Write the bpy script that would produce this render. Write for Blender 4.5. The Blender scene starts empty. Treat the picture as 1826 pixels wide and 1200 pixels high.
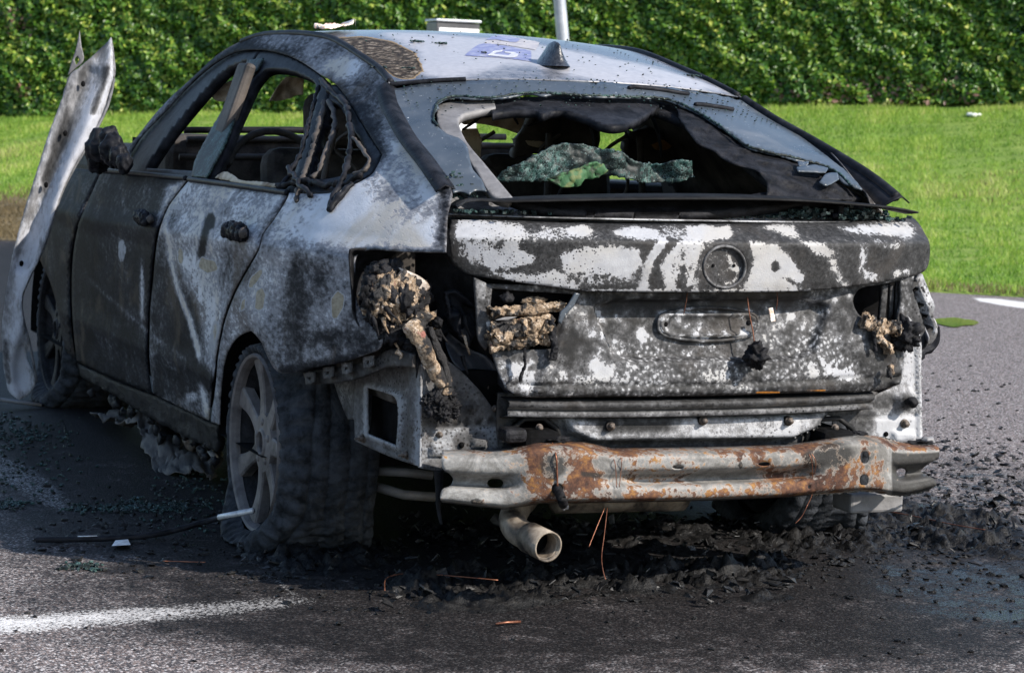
import bpy, bmesh, math, random
import numpy as np
from mathutils import Vector, Matrix, noise as mnoise
from mathutils.geometry import delaunay_2d_cdt
from mathutils.bvhtree import BVHTree

S = bpy.context.scene
COL = S.collection
random.seed(7); rng = np.random.default_rng(7)

# ------------------------------------------------------------------ camera, light, exposure
CAM = np.array([-2.61897, -6.11659, 1.20298]); YAW, PITCH, ROLL, FPX = 0.38454, 0.09747, 0.03579, 4217.4
_f = np.array([math.sin(YAW)*math.cos(PITCH), math.cos(YAW)*math.cos(PITCH), -math.sin(PITCH)])
_r0 = np.array([math.cos(YAW), -math.sin(YAW), 0.0]); _u0 = np.cross(_r0, _f)
_r = _r0*math.cos(ROLL) + _u0*math.sin(ROLL); _u = -_r0*math.sin(ROLL) + _u0*math.cos(ROLL)
cd = bpy.data.cameras.new("camera"); cam = bpy.data.objects.new("camera", cd); COL.objects.link(cam)
cam.matrix_world = Matrix(((_r[0], _u[0], -_f[0], CAM[0]), (_r[1], _u[1], -_f[1], CAM[1]), (_r[2], _u[2], -_f[2], CAM[2]), (0, 0, 0, 1)))
cd.sensor_width = 36.0; cd.lens = FPX/1826*36; cd.clip_end = 500
cd.dof.use_dof = True; cd.dof.focus_distance = 6.2; cd.dof.aperture_fstop = 10.0
S.camera = cam

SUN_DIR = Vector((0.60, -0.74, 0.68)).normalized()      # towards the sun
el = math.asin(SUN_DIR.z); az = math.atan2(SUN_DIR.x, SUN_DIR.y)
W = bpy.data.worlds.new("World"); S.world = W; W.use_nodes = True
wn = W.node_tree.nodes; wl = W.node_tree.links
sky = wn.new("ShaderNodeTexSky"); sky.sky_type = 'NISHITA'; sky.sun_disc = False
sky.sun_elevation = el; sky.sun_rotation = az; sky.air_density = 1.0; sky.dust_density = 0.6; sky.ozone_density = 1.5
wl.new(sky.outputs[0], wn["Background"].inputs[0]); wn["Background"].inputs[1].default_value = 0.15
sd = bpy.data.lights.new("sun", 'SUN'); sd.energy = 4.9; sd.angle = math.radians(0.5); sd.color = (1.0, 0.93, 0.83)
so = bpy.data.objects.new("sun", sd); COL.objects.link(so)
so.rotation_euler = SUN_DIR.to_track_quat('Z', 'Y').to_euler()
S.view_settings.view_transform = 'Standard'; S.view_settings.look = 'None'
S.view_settings.exposure = 0.68; S.view_settings.gamma = 1.0

# ------------------------------------------------------------------ helpers: photo pixel -> real point on a surface of the place
def rays(q):
    q = np.atleast_2d(np.asarray(q, float))
    return _f + np.outer((q[:, 0]-913)/FPX, _r) - np.outer((q[:, 1]-600)/FPX, _u)
def proj(P):
    d = np.atleast_2d(P) - CAM; z = d@_f
    return np.stack([913+FPX*(d@_r)/z, 600-FPX*(d@_u)/z], 1)
def at(px, py, ax, val):
    d = rays((px, py))[0]; t = (val-CAM[ax])/d[ax]; return CAM+t*d
def hit(F, q, t0=4.5, t1=10.5, n=240):
    t0 = float(t0); t1 = float(t1); d = rays(q); N = len(d); ts = np.linspace(t0, t1, n)
    lo = np.full(N, t0); hi = np.full(N, t1); done = np.zeros(N, bool)
    prev = F(CAM+d*t0); best = np.full(N, 1e9); bt = np.full(N, t0)
    for k in range(1, n):
        v = F(CAM+d*ts[k]); c = (~done) & (prev > 0) & (v <= 0)
        lo[c] = ts[k-1]; hi[c] = ts[k]; done |= c
        b = np.abs(v) < best; best[b] = np.abs(v)[b]; bt[b] = ts[k]; prev = v
    for _ in range(24):
        m = (lo+hi)/2; v = F(CAM+d*m[:, None]); p = v > 0
        lo = np.where(p, m, lo); hi = np.where(p, hi, m)
    t = np.where(done, (lo+hi)/2, bt)
    return CAM+d*t[:, None]
def Zc(ox, oy, s, pts): return [(ox+x/s, oy+y/s) for x, y in pts]
def sstep(a, b, x):
    t = np.clip((x-a)/(b-a), 0, 1); return t*t*(3-2*t)
def inside(P, poly):
    poly = np.asarray(poly, float); x, y = P[:, 0], P[:, 1]; r = np.zeros(len(P), bool); j = len(poly)-1
    for i in range(len(poly)):
        xi, yi = poly[i]; xj, yj = poly[j]
        if yi != yj:
            r ^= ((yi > y) != (yj > y)) & (x < (xj-xi)*(y-yi)/(yj-yi)+xi)
        j = i
    return r
def pdist(P, poly, closed=True):
    poly = np.asarray(poly, float); d = np.full(len(P), 1e9); n = len(poly)
    for i in range(n if closed else n-1):
        a = poly[i]; b = poly[(i+1) % n]; ab = b-a; l = ab@ab
        t = np.clip(((P-a)@ab)/(l if l > 0 else 1), 0, 1)
        d = np.minimum(d, np.hypot(*(P-a-t[:, None]*ab).T))
    return d
def sdist(P, poly): return np.where(inside(P, poly), 1, -1)*pdist(P, poly)
def paint(P, base, ops):
    v = np.full(len(P), float(base))
    for op in ops:
        k, g, val, fe = op
        if k == 'p': w = sstep(-fe, fe, sdist(P, g))
        elif k == 'l': w = 1-sstep(g[1]-fe, g[1]+fe, pdist(P, g[0], False))
        else: w = 1-sstep(1-fe, 1+fe, np.hypot((P[:, 0]-g[0])/g[2], (P[:, 1]-g[1])/g[3]))
        v = v*(1-w)+val*w
    return v
def resample(poly, step, closed=True, smooth=True, cs=0.55):
    p = np.asarray(poly, float); n = len(p); out = []
    def tang(i):
        if not closed and i in (0, n-1): return np.zeros(2)
        a = p[i]-p[i-1]; b = p[(i+1) % n]-p[i]; la = np.hypot(*a); lb = np.hypot(*b)
        if la < 1e-9 or lb < 1e-9 or (a@b)/(la*lb) < cs: return np.zeros(2)
        return (a/la+b/lb)*0.5
    for i in range(n if closed else n-1):
        a = p[i]; b = p[(i+1) % n]; L = np.hypot(*(b-a)); k = max(1, int(round(L/step)))
        m0 = tang(i)*L; m1 = tang((i+1) % n)*L
        for j in range(k):
            t = j/k
            if smooth:
                h = (2*t**3-3*t*t+1)*a+(t**3-2*t*t+t)*m0+(-2*t**3+3*t*t)*b+(t**3-t*t)*m1
            else: h = a+(b-a)*t
            out.append(h)
    if not closed: out.append(p[-1])
    return np.array(out)
def cdt(outline, holes=(), step=6.0, smooth=True, jag=0.0, hjag=0.0, aspect=1.0):
    o = resample(outline, step, True, smooth)
    if jag: o = o+rng.normal(0, jag, o.shape)
    hs = []
    for h in holes:
        r = resample(h, step*0.7, True, smooth)
        if hjag: r = r+rng.normal(0, hjag, r.shape)
        hs.append(r)
    x0, y0 = o.min(0); x1, y1 = o.max(0); sx = step*aspect
    gx, gy = np.meshgrid(np.arange(x0, x1, sx), np.arange(y0, y1, step)); gx = gx+(np.arange(gx.shape[0]) % 2)[:, None]*sx/2
    g = np.stack([gx.ravel(), gy.ravel()], 1); ok = inside(g, o) & (pdist(g, o) > step*.45)
    for h in hs: ok &= ~inside(g, h) & (pdist(g, h) > step*.4)
    g = g[ok]
    pts = [Vector(a) for a in o]; faces = []; edges = []
    n = len(o); edges += [(i, (i+1) % n) for i in range(n)]; k = n
    for h in hs:
        pts += [Vector(a) for a in h]; m = len(h); edges += [(k+i, k+(i+1) % m) for i in range(m)]; k += m
    pts += [Vector(a) for a in g]
    vo, eo, fo, *_ = delaunay_2d_cdt(pts, edges, [], 0, 1e-5)
    V = np.array([(a.x, a.y) for a in vo]); T = np.array([t for t in fo if len(t) == 3])
    c = V[T].mean(1); ok = inside(c, o)
    for h in hs: ok &= ~inside(c, h)
    T = T[ok]; used = np.unique(T); mp = -np.ones(len(V), int); mp[used] = np.arange(len(used))
    return V[used], mp[T]
def link(name, me, mat, parent=None, smooth=True):
    if smooth: me.polygons.foreach_set("use_smooth", [True]*len(me.polygons))
    o = bpy.data.objects.new(name, me); COL.objects.link(o)
    if mat: me.materials.append(mat)
    if parent: o.parent = parent
    return o
def mk(name, V, Fs, mat, parent=None, smooth=True, attrs=None):
    me = bpy.data.meshes.new(name); me.from_pydata([tuple(v) for v in V], [], [tuple(int(i) for i in f) for f in Fs]); me.update()
    for k, a in (attrs or {}).items():
        at_ = me.attributes.new(k, 'FLOAT', 'POINT'); at_.data.foreach_set("value", np.asarray(a, np.float32))
    return link(name, me, mat, parent, smooth)
def solid(o, th, off=-1.0):
    m = o.modifiers.new("solid", 'SOLIDIFY'); m.thickness = th; m.offset = off; m.use_even_offset = False; return o
def fractal(P, scale, H=0.9, oct=4, seed=0.0):
    return np.array([mnoise.fractal(Vector((p[0]*scale+seed, p[1]*scale+seed*.7, p[2]*scale)), H, 2.0, oct) for p in P])
def panel(name, outline, surf, mat, parent=None, holes=(), step=6.0, th=0.003, smooth=True, jag=0, hjag=0, ash=None, ops=(), tan=(), rust=(), relief=None, rdir=(0, 1, 0), rough=0.0, rs=8.0, aspect=1.0, fmul=1.0):
    q, T = cdt(outline, holes, step, smooth, jag, hjag, aspect)
    P = surf(q)
    if relief: P = P+np.outer(paint(q, 0.0, relief), np.asarray(rdir, float))
    if rough: P = P+np.outer(fractal(P, rs)*rough, np.asarray(rdir, float))
    a, b, c = P[T[:, 0]], P[T[:, 1]], P[T[:, 2]]
    nrm = np.cross(b-a, c-a); flip = (nrm*(a-CAM)).sum(1) > 0; T = T.copy(); T[flip] = T[flip][:, ::-1]
    at_ = {}
    if ash is not None: at_['ash'] = paint(q, ash, [(k, g, v, f*(fmul if k != 'e' else 1)) for k, g, v, f in ops])
    at_['tan'] = paint(q, 0.0, tan); at_['rust'] = paint(q, 0.0, rust)
    o = mk(name, P, T, mat, parent, True, at_)
    if th: solid(o, th)
    return o
def sheet(name, G, mat, parent=None, th=0.0, attrs=None, off=-1.0, wrap=False):
    G = np.asarray(G, float); m, n = G.shape[:2]; F = []
    for i in range(m-1):
        for j in range(n if wrap else n-1):
            F.append((i*n+j, i*n+(j+1) % n, (i+1)*n+(j+1) % n, (i+1)*n+j))
    o = mk(name, G.reshape(-1, 3), F, mat, parent, True, attrs)
    if th: solid(o, th, off)
    return o
def tube_data(pts, rad, n=12, cap=True):
    pts = np.asarray(pts, float); m = len(pts); rad = np.broadcast_to(rad, m); V = []; Fs = []
    up = np.array([0.12, 0.31, 0.95])
    for i in range(m):
        t = pts[min(i+1, m-1)]-pts[max(i-1, 0)]; t = t/np.linalg.norm(t)
        a = np.cross(t, up)
        if np.linalg.norm(a) < .1: a = np.cross(t, [1, 0, 0])
        a /= np.linalg.norm(a); b = np.cross(t, a); up = b if False else up
        for j in range(n):
            w = 2*math.pi*j/n; V.append(pts[i]+rad[i]*(math.cos(w)*a+math.sin(w)*b))
    for i in range(m-1):
        for j in range(n): Fs.append((i*n+j, i*n+(j+1) % n, (i+1)*n+(j+1) % n, (i+1)*n+j))
    if cap: Fs.append(tuple(range(n))[::-1]); Fs.append(tuple((m-1)*n+j for j in range(n)))
    return V, Fs
def tube(name, pts, rad, mat, parent=None, n=12, cap=True, th=0):
    V, Fs = tube_data(pts, rad, n, cap); o = mk(name, V, Fs, mat, parent)
    if th: solid(o, th)
    return o
def spline3(pts, k=8):
    p = np.asarray(pts, float); out = []
    for i in range(len(p)-1):
        a = p[max(i-1, 0)]; b = p[i]; c = p[i+1]; d = p[min(i+2, len(p)-1)]
        for j in range(k):
            t = j/k; out.append(.5*((2*b)+(-a+c)*t+(2*a-5*b+4*c-d)*t*t+(-a+3*b-3*c+d)*t**3))
    out.append(p[-1]); return np.array(out)
class MB:
    def __init__(s): s.V = []; s.F = []; s.A = []
    def add(s, V, Fs, a=None):
        k = len(s.V); s.V += [tuple(v) for v in V]; s.F += [tuple(i+k for i in f) for f in Fs]; s.A += [0.0 if a is None else a]*len(V)
    def build(s, name, mat, parent=None, smooth=True, attr=None): return mk(name, s.V, s.F, mat, parent, smooth, {attr: s.A} if attr else None)
def box_data(c, sz, R=None):
    V = []; c = np.asarray(c, float)
    for x in (-.5, .5):
        for y in (-.5, .5):
            for z in (-.5, .5):
                v = np.array([x*sz[0], y*sz[1], z*sz[2]])
                if R is not None: v = R@v
                V.append(c+v)
    return V, [(0, 1, 3, 2), (4, 6, 7, 5), (0, 4, 5, 1), (2, 3, 7, 6), (0, 2, 6, 4), (1, 5, 7, 3)]
def bevel(o, w, seg=2):
    m = o.modifiers.new("bevel", 'BEVEL'); m.width = w; m.segments = seg; m.limit_method = 'ANGLE'; return o
def rbox(name, c, sz, mat, parent=None, w=.01, R=None, seg=2):
    V, Fs = box_data(c, sz, R); o = mk(name, V, Fs, mat, parent, False); return bevel(o, w, seg) if w else o
_ico = {}
def ico(sub):
    if sub not in _ico:
        bm = bmesh.new(); bmesh.ops.create_icosphere(bm, subdivisions=sub, radius=1)
        _ico[sub] = (np.array([v.co[:] for v in bm.verts]), [tuple(v.index for v in f.verts) for f in bm.faces]); bm.free()
    return _ico[sub]
def lump_data(c, r, amp=.35, sc=1.6, seed=0.0, sub=4, oct=4):
    V, Fs = ico(sub); d = fractal(V, sc, .8, oct, seed)
    return np.asarray(c)+V*np.asarray(r)*(1+amp*d)[:, None], Fs
def nut(name, p, ax, r, mat, par):
    ax = np.asarray(ax, float); o1 = tube(name+'_washer', [p, p+ax*.25], r*1.35, mat, par, 16); tube(name, [p+ax*.2, p+ax], r, mat, par, 6); return o1
def lump(name, c, r, mat, parent=None, amp=.35, sc=1.6, seed=0.0, sub=4, oct=5):
    V, Fs = lump_data(c, r, amp, sc, seed, sub, oct); return mk(name, V, Fs, mat, parent)
def tagit(o, label=None, cat=None, group=None, kind=None):
    for k, v in (('label', label), ('category', cat), ('group', group), ('kind', kind)):
        if v: o[k] = v
    return o
def empty(name, loc=(0, 0, 0)):
    o = bpy.data.objects.new(name, None); COL.objects.link(o); o.location = loc; o.empty_display_size = .1; return o

# ------------------------------------------------------------------ materials
class NT:
    def __init__(s, name):
        s.m = bpy.data.materials.new(name); s.m.use_nodes = True; s.t = s.m.node_tree; s.n = s.t.nodes; s.l = s.t.links
        s.b = s.n["Principled BSDF"]; s.co = s.n.new("ShaderNodeTexCoord").outputs["Object"]
    def put(s, sock, v):
        if hasattr(v, 'is_output') or isinstance(v, bpy.types.NodeSocket): s.l.new(v, sock)
        else: sock.default_value = v
    def map(s, scale=(1, 1, 1), rot=(0, 0, 0)):
        k = s.n.new("ShaderNodeMapping"); s.l.new(s.co, k.inputs[0]); k.inputs["Scale"].default_value = scale; k.inputs["Rotation"].default_value = rot; return k.outputs[0]
    def noise(s, scale, detail=6, rough=.6, dist=0, vec=None, col=False):
        k = s.n.new("ShaderNodeTexNoise"); s.l.new(vec or s.co, k.inputs["Vector"]); k.inputs["Scale"].default_value = scale
        k.inputs["Detail"].default_value = detail; k.inputs["Roughness"].default_value = rough; k.inputs["Distortion"].default_value = dist
        return k.outputs["Color" if col else "Fac"]
    def vor(s, scale, feature='F1', vec=None, out="Distance", rnd=1.0):
        k = s.n.new("ShaderNodeTexVoronoi"); k.feature = feature; s.l.new(vec or s.co, k.inputs["Vector"]); k.inputs["Scale"].default_value = scale
        k.inputs["Randomness"].default_value = rnd; return k.outputs[out]
    def math(s, op, a, b=0.0, c=None):
        k = s.n.new("ShaderNodeMath"); k.operation = op; s.put(k.inputs[0], a); s.put(k.inputs[1], b)
        if c is not None: s.put(k.inputs[2], c)
        return k.outputs[0]
    def attr(s, name):
        k = s.n.new("ShaderNodeAttribute"); k.attribute_name = name; return k.outputs["Fac"]
    def step(s, v, a, b, lo=0.0, hi=1.0):
        k = s.n.new("ShaderNodeMapRange"); k.interpolation_type = 'SMOOTHSTEP'; s.put(k.inputs[0], v)
        for i, x in zip((1, 2, 3, 4), (a, b, lo, hi)): k.inputs[i].default_value = x
        return k.outputs[0]
    def mix(s, f, a, b):
        k = s.n.new("ShaderNodeMix"); k.data_type = 'RGBA'; s.put(k.inputs[0], f)
        for sock, v in ((k.inputs[6], a), (k.inputs[7], b)):
            s.put(sock, v if isinstance(v, bpy.types.NodeSocket) else (*v[:3], 1))
        return k.outputs[2]
    def ramp(s, f, stops):
        k = s.n.new("ShaderNodeValToRGB"); s.put(k.inputs[0], f); e = k.color_ramp.elements
        while len(e) < len(stops): e.new(.5)
        for x, (p, c) in zip(e, stops): x.position = p; x.color = (*c, 1)
        return k.outputs[0]
    def bump(s, h, dist=.01, strength=1.0, prev=None):
        k = s.n.new("ShaderNodeBump"); s.put(k.inputs["Height"], h); k.inputs["Distance"].default_value = dist; k.inputs["Strength"].default_value = strength
        if prev: s.l.new(prev, k.inputs["Normal"])
        return k.outputs[0]
    def out(s, col=None, rough=None, metal=None, nrm=None, spec=None):
        for nme, v in (("Base Color", col), ("Roughness", rough), ("Metallic", metal), ("Normal", nrm), ("Specular IOR Level", spec)):
            if v is None: continue
            if nme == "Base Color" and not isinstance(v, bpy.types.NodeSocket): v = (*v[:3], 1)
            s.put(s.b.inputs[nme], v)
        return s.m
LIGHT = [(0.0, (.23, .235, .252)), (.5, (.345, .35, .37)), (1.0, (.48, .485, .505))]
def burnt(name, soft, light=LIGHT, a=.35, sa=13, b=.3, sb=70, thr=.5, crisp=.05, bub=0.0, sbub=75, vec=None, bumpd=.0025, tint=None, warm=(.050, .040, .032), warmk=.5, pit=0.0, spit=150, spec=.2, run=0.0, rr=(.62, .5)):
    n = NT(name); v = n.map(*vec) if vec else n.co
    A = n.noise(sa, 9, .68, .6, v); B = n.noise(sb, 6, .68, 0, v); Cn = n.noise(3.3, 5, .6, .6); D = n.noise(5.5, 6, .6, 1.2)
    val = n.math('ADD', n.attr('ash'), n.math('ADD', n.math('MULTIPLY', n.math('SUBTRACT', A, .5), a*2), n.math('MULTIPLY', n.math('SUBTRACT', B, .5), b*2)))
    val = n.math('ADD', val, n.math('MULTIPLY', n.math('SUBTRACT', D, .5), .35))
    if run:
        val = n.math('ADD', val, n.math('MULTIPLY', n.math('SUBTRACT', n.noise(26, 5, .6, .3, n.map((1, 1.6, .14), (.25, 0, 0))), .5), run))
    if bub:
        wv = n.mix(.02, n.co, n.noise(28, 3, .5, 0, None, True)); big = n.step(n.noise(4.5, 4, .5, .5), .40, .62)
        d1 = n.vor(sbub*.55, 'F1', wv); d2 = n.vor(sbub*1.5, 'F1', wv)
        val = n.math('ADD', val, n.math('MULTIPLY', n.math('SUBTRACT', .42, d1), n.math('MULTIPLY', big, bub)))
        val = n.math('ADD', val, n.math('MULTIPLY', n.math('SUBTRACT', .42, d2), n.math('MULTIPLY', n.math('SUBTRACT', 1.15, big), bub*.75)))
    if pit:
        pv = n.vor(spit, 'F1'); pm_ = n.step(n.noise(6, 4, .6), .42, .62)
        val = n.math('SUBTRACT', val, n.math('MULTIPLY', n.math('MULTIPLY', n.step(pv, .34, .20), pm_), pit))
    fac = n.step(val, thr-crisp, thr+crisp)
    sf = n.ramp(n.math('ADD', val, n.math('MULTIPLY', n.math('SUBTRACT', Cn, .5), .25)), soft)
    sf = n.mix(n.math('MULTIPLY', n.step(n.noise(4.2, 6, .62, .9), .52, .68), warmk), sf, warm)
    lt = n.ramp(n.noise(sa*2.3, 8, .7), light)
    if tint: lt = n.mix(n.step(Cn, .42, .62), lt, tint)
    col = n.mix(n.math('MULTIPLY', fac, n.step(D, .22, .46, .35, 1.0)), sf, lt)
    tv = n.math('ADD', n.attr('tan'), n.math('MULTIPLY', n.math('SUBTRACT', A, .5), .7))
    col = n.mix(n.math('MULTIPLY', n.step(tv, .30, .42), .92), col, n.mix(n.step(tv, .50, .62), (.30, .31, .33), n.ramp(B, [(.2, (.12, .10, .07)), (.5, (.27, .235, .17)), (.8, (.38, .34, .27))])))
    rv = n.math('ADD', n.attr('rust'), n.math('MULTIPLY', n.math('SUBTRACT', A, .5), .6))
    col = n.mix(n.step(rv, .42, .56), col, n.ramp(B, [(.2, (.16, .05, .015)), (.6, (.50, .20, .03)), (1, (.62, .36, .10))]))
    nr = n.bump(n.math('ADD', n.math('MULTIPLY', fac, .5), n.math('ADD', n.math('MULTIPLY', A, .5), n.math('MULTIPLY', B, .35))), bumpd, .8)
    nr = n.bump(n.noise(260, 3, .6), .0012, .6, nr)
    return n.out(col, n.math('MULTIPLY_ADD', fac, rr[1]-rr[0], rr[0]), 0.0, nr, spec)
def gs_(*p): return [(x, (c, c, c*1.04)) for x, c in p]
def plain(name, c0, c1, sc=20, rough=.7, bumpd=.002, metal=0.0, sb=120, vec=None, spec=None, c2=None):
    n = NT(name); v = n.map(*vec) if vec else n.co
    A = n.noise(sc, 7, .65, .3, v); B = n.noise(sb, 4, .6)
    col = n.ramp(A, [(.37, c0), (.63, c1)] if c2 is None else [(.36, c0), (.5, c1), (.64, c2)])
    nr = n.bump(n.math('ADD', A, n.math('MULTIPLY', B, .5)), bumpd, .8)
    return n.out(col, n.math('MULTIPLY_ADD', B, .25, rough-.12), metal, nr, spec)
M = {}
M['side'] = burnt('burnt side paint', [(0, (.004, .0042, .0055)), (.25, (.017, .018, .022)), (.41, (.066, .066, .072)), (.60, (.205, .208, .225)), (1, (.41, .415, .445))], light=[(0, (.37, .38, .405)), (.5, (.51, .52, .55)), (1, (.66, .67, .70))], tint=(.43, .40, .36), a=.48, sa=10, b=.50, sb=85, thr=.76, crisp=.09, vec=((1, .42, .95), (.0, 0, 0)), run=.12, spec=.05, warm=(.090, .070, .052), warmk=.5, bumpd=.0025)
M['lid'] = burnt('flaked lid paint', gs_((0, .012), (.25, .030), (.45, .058), (.7, .14), (1, .27)), a=.42, sa=19, b=.62, sb=105, thr=.50, crisp=.06, tint=(.36, .35, .34), pit=.5, spit=130, warm=(.045, .039, .035), spec=.2)
M['low'] = burnt('blistered lower paint', gs_((0, .011), (.25, .028), (.42, .064), (.58, .13), (.8, .24), (1, .34)), a=.46, sa=11, b=.48, sb=100, thr=.62, crisp=.06, bub=.80, sbub=58, pit=.35, spit=120, tint=(.35, .345, .34), warm=(.048, .040, .034), spec=.2)
M['rear'] = burnt('sooty bare steel', gs_((0, .007), (.25, .020), (.45, .065), (.65, .19), (.85, .33), (1, .43)), light=[(0, (.28, .285, .30)), (.5, (.38, .385, .405)), (1, (.50, .505, .52))], a=.40, sa=12, b=.38, sb=70, thr=.74, crisp=.10, pit=.3, spit=90, spec=.2)
M['roofm'] = None
M['char'] = plain('charred black', (.004, .004, .0045), (.018, .018, .021), 26, .6, .006, spec=.12, sb=150)
M['inner'] = plain('sooty cabin', (.020, .018, .017), (.085, .074, .066), 9, .75, .004, spec=.1)
M['brown'] = plain('scorched brown trim', (.022, .018, .016), (.085, .070, .060), 8, .7, .003)
M['trimgrey'] = plain('scorched grey trim', (.09, .088, .09), (.20, .195, .20), 8, .6, .002)
M['tan'] = plain('scorched tan lining', (.16, .10, .05), (.50, .42, .31), 7, .8, .006, c2=(.40, .30, .18))
M['seal'] = plain('sooty black plastic', (.005, .0055, .007), (.022, .023, .028), 16, .45, .002, spec=.06)
def mat_roof():
    n = NT('roof paint'); A = n.noise(7, 9, .65, .6); B = n.noise(55, 6, .65)
    val = n.math('ADD', n.attr('ash'), n.math('ADD', n.math('MULTIPLY', n.math('SUBTRACT', A, .5), .55), n.math('MULTIPLY', n.math('SUBTRACT', B, .5), .25)))
    f = n.step(val, .28, .72)
    col = n.mix(f, n.ramp(B, [(.2, (.04, .045, .058)), (.8, (.085, .092, .112))]), n.ramp(B, [(.2, (.25, .255, .285)), (.8, (.38, .38, .41))]))
    tv = n.math('ADD', n.attr('tan'), n.math('MULTIPLY', n.math('SUBTRACT', B, .5), .35))
    col = n.mix(n.step(tv, .38, .44), col, n.mix(n.step(tv, .46, .62), (.20, .145, .085), n.ramp(B, [(.36, (.012, .011, .011)), (.48, (.035, .028, .023)), (.56, (.085, .068, .052)), (.64, (.22, .19, .16))])))
    nr = n.bump(n.math('MULTIPLY', B, n.math('ADD', .15, n.step(tv, .4, .6))), .004, .8)
    return n.out(col, n.math('ADD', n.math('MULTIPLY_ADD', f, .16, .24), n.math('MULTIPLY', n.step(tv, .38, .5), .5)), 0, nr, n.math('MULTIPLY_ADD', n.step(tv, .38, .5), -.35, .45))
M['roofm'] = mat_roof()
def mat_sootglass():
    n = NT('sooted glass'); A = n.noise(6, 7, .6, .5); B = n.noise(150, 3, .6)
    col = n.ramp(A, [(.3, (.030, .040, .052)), (.55, (.055, .067, .082)), (.75, (.11, .12, .135))])
    col = n.mix(n.step(n.noise(95, 4, .7), .66, .70), col, (.5, .52, .55))
    return n.out(col, n.math('MULTIPLY_ADD', A, .25, .18), 0, n.bump(n.math('ADD', A, n.math('MULTIPLY', B, .1)), .001, .5), .3)
M['sglass'] = mat_sootglass()
def mat_crumb():
    n = NT('crazed safety glass'); d = n.vor(140, 'DISTANCE_TO_EDGE'); c = n.vor(140, 'F1', None, "Color"); B = n.noise(14, 6, .65)
    base = n.mix(n.step(c, .25, .9), (.004, .009, .009), (.022, .062, .056))
    base = n.mix(n.step(d, .0, .05), (.15, .23, .22), base)
    base = n.mix(n.step(B, .40, .6), (.008, .012, .012), base)
    base = n.mix(n.step(n.noise(190, 3, .7), .62, .70), base, (.20, .27, .26))  # pale specks paint the sparkle of the crumbled glass
    return n.out(base, .55, 0, n.bump(c, .002, .7), .25)
M['crumb'] = mat_crumb()
def mat_residue():
    n = NT('foamed plastic residue'); A = n.noise(38, 8, .7, .4); B = n.noise(150, 5, .7); Cn = n.noise(11, 4, .6)
    col = n.ramp(n.math('ADD', n.math('MULTIPLY', A, .6), n.math('MULTIPLY', B, .4)), [(.34, (.018, .013, .010)), (.43, (.13, .085, .05)), (.52, (.36, .26, .17)), (.62, (.66, .58, .50))])
    col = n.mix(n.step(n.math('ADD', Cn, n.math('MULTIPLY', A, .3)), .66, .72), col, (.012, .011, .012))
    col = n.mix(n.step(n.noise(23, 3, .5), .66, .70), col, (.26, .10, .075))
    return n.out(col, .6, 0, n.bump(n.math('ADD', A, B), .007, 1.0))
M['resid'] = mat_residue()
def mat_beam():
    n = NT('rusted galvanised steel'); A = n.noise(9, 9, .66, .8); B = n.noise(60, 6, .7); Cn = n.noise(5, 5, .6, .3)
    base = n.ramp(n.math('ADD', n.math('MULTIPLY', A, .7), n.math('MULTIPLY', B, .3)), [(.34, (.060, .056, .050)), (.46, (.15, .145, .138)), (.56, (.26, .258, .252)), (.66, (.38, .38, .375))])
    rv = n.math('ADD', n.attr('rust'), n.math('ADD', n.math('MULTIPLY', n.math('SUBTRACT', A, .5), 1.5), n.math('MULTIPLY', n.math('SUBTRACT', B, .5), 1.2)))
    rust = n.ramp(n.math('ADD', n.math('MULTIPLY', B, .5), n.math('MULTIPLY', n.noise(22, 6, .6), .5)), [(.38, (.024, .013, .010)), (.47, (.070, .034, .023)), (.54, (.125, .060, .032)), (.60, (.215, .105, .034)), (.68, (.31, .18, .065))])
    col = n.mix(n.step(rv, .40, .58), base, rust)
    sv = n.math('ADD', n.attr('ash'), n.math('MULTIPLY', n.math('SUBTRACT', A, .5), .7))
    col = n.mix(n.step(sv, .45, .72, 0, .9), col, (.022, .021, .020))
    sp = n.math('MULTIPLY', n.step(rv, .40, .47), n.step(rv, .54, .46))
    col = n.mix(n.math('MULTIPLY', sp, .45), col, (.36, .29, .235))
    return n.out(col, n.math('MULTIPLY_ADD', n.step(rv, .45, .6), .25, .5), 0.0, n.bump(n.math('ADD', A, B), .0025, .8), .2)
M['beam'] = mat_beam()
M['pipe'] = plain('scorched exhaust steel', (.018, .015, .013), (.15, .12, .092), 17, .55, .0018, .05, c2=(.27, .23, .185), spec=.3)
M['hole'] = plain('deep black soot and hole shade', (.003, .003, .003), (.008, .008, .009), 20, .9, .001, spec=.05)  # near-black also paints the shade of holes and hollow insides
M['copper'] = plain('bare copper wire', (.15, .055, .032), (.28, .12, .07), 60, .4, .0005, .6)
M['bolt'] = plain('rusty bolt steel', (.04, .032, .027), (.13, .10, .08), 120, .6, .001, .1)
M['rim'] = plain('heat dulled alloy', (.055, .050, .050), (.115, .104, .102), 14, .55, .0015, .05, c2=(.16, .146, .142), spec=.2)
M['tyre'] = plain('burnt rubber', (.013, .0145, .017), (.046, .050, .058), 26, .72, .006, sb=130, spec=.07)
M['white'] = burnt('scorched white wing', gs_((0, .02), (.3, .07), (.55, .19), (.8, .33), (1, .44)), light=[(0, (.30, .31, .335)), (.5, (.40, .41, .45)), (1, (.52, .53, .575))], a=.34, sa=10, b=.40, sb=70, thr=.72, crisp=.14, vec=((1, 1, .45), (0, 0.2, 0)), run=.35, warm=(.12, .105, .09), spec=.12)
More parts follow.
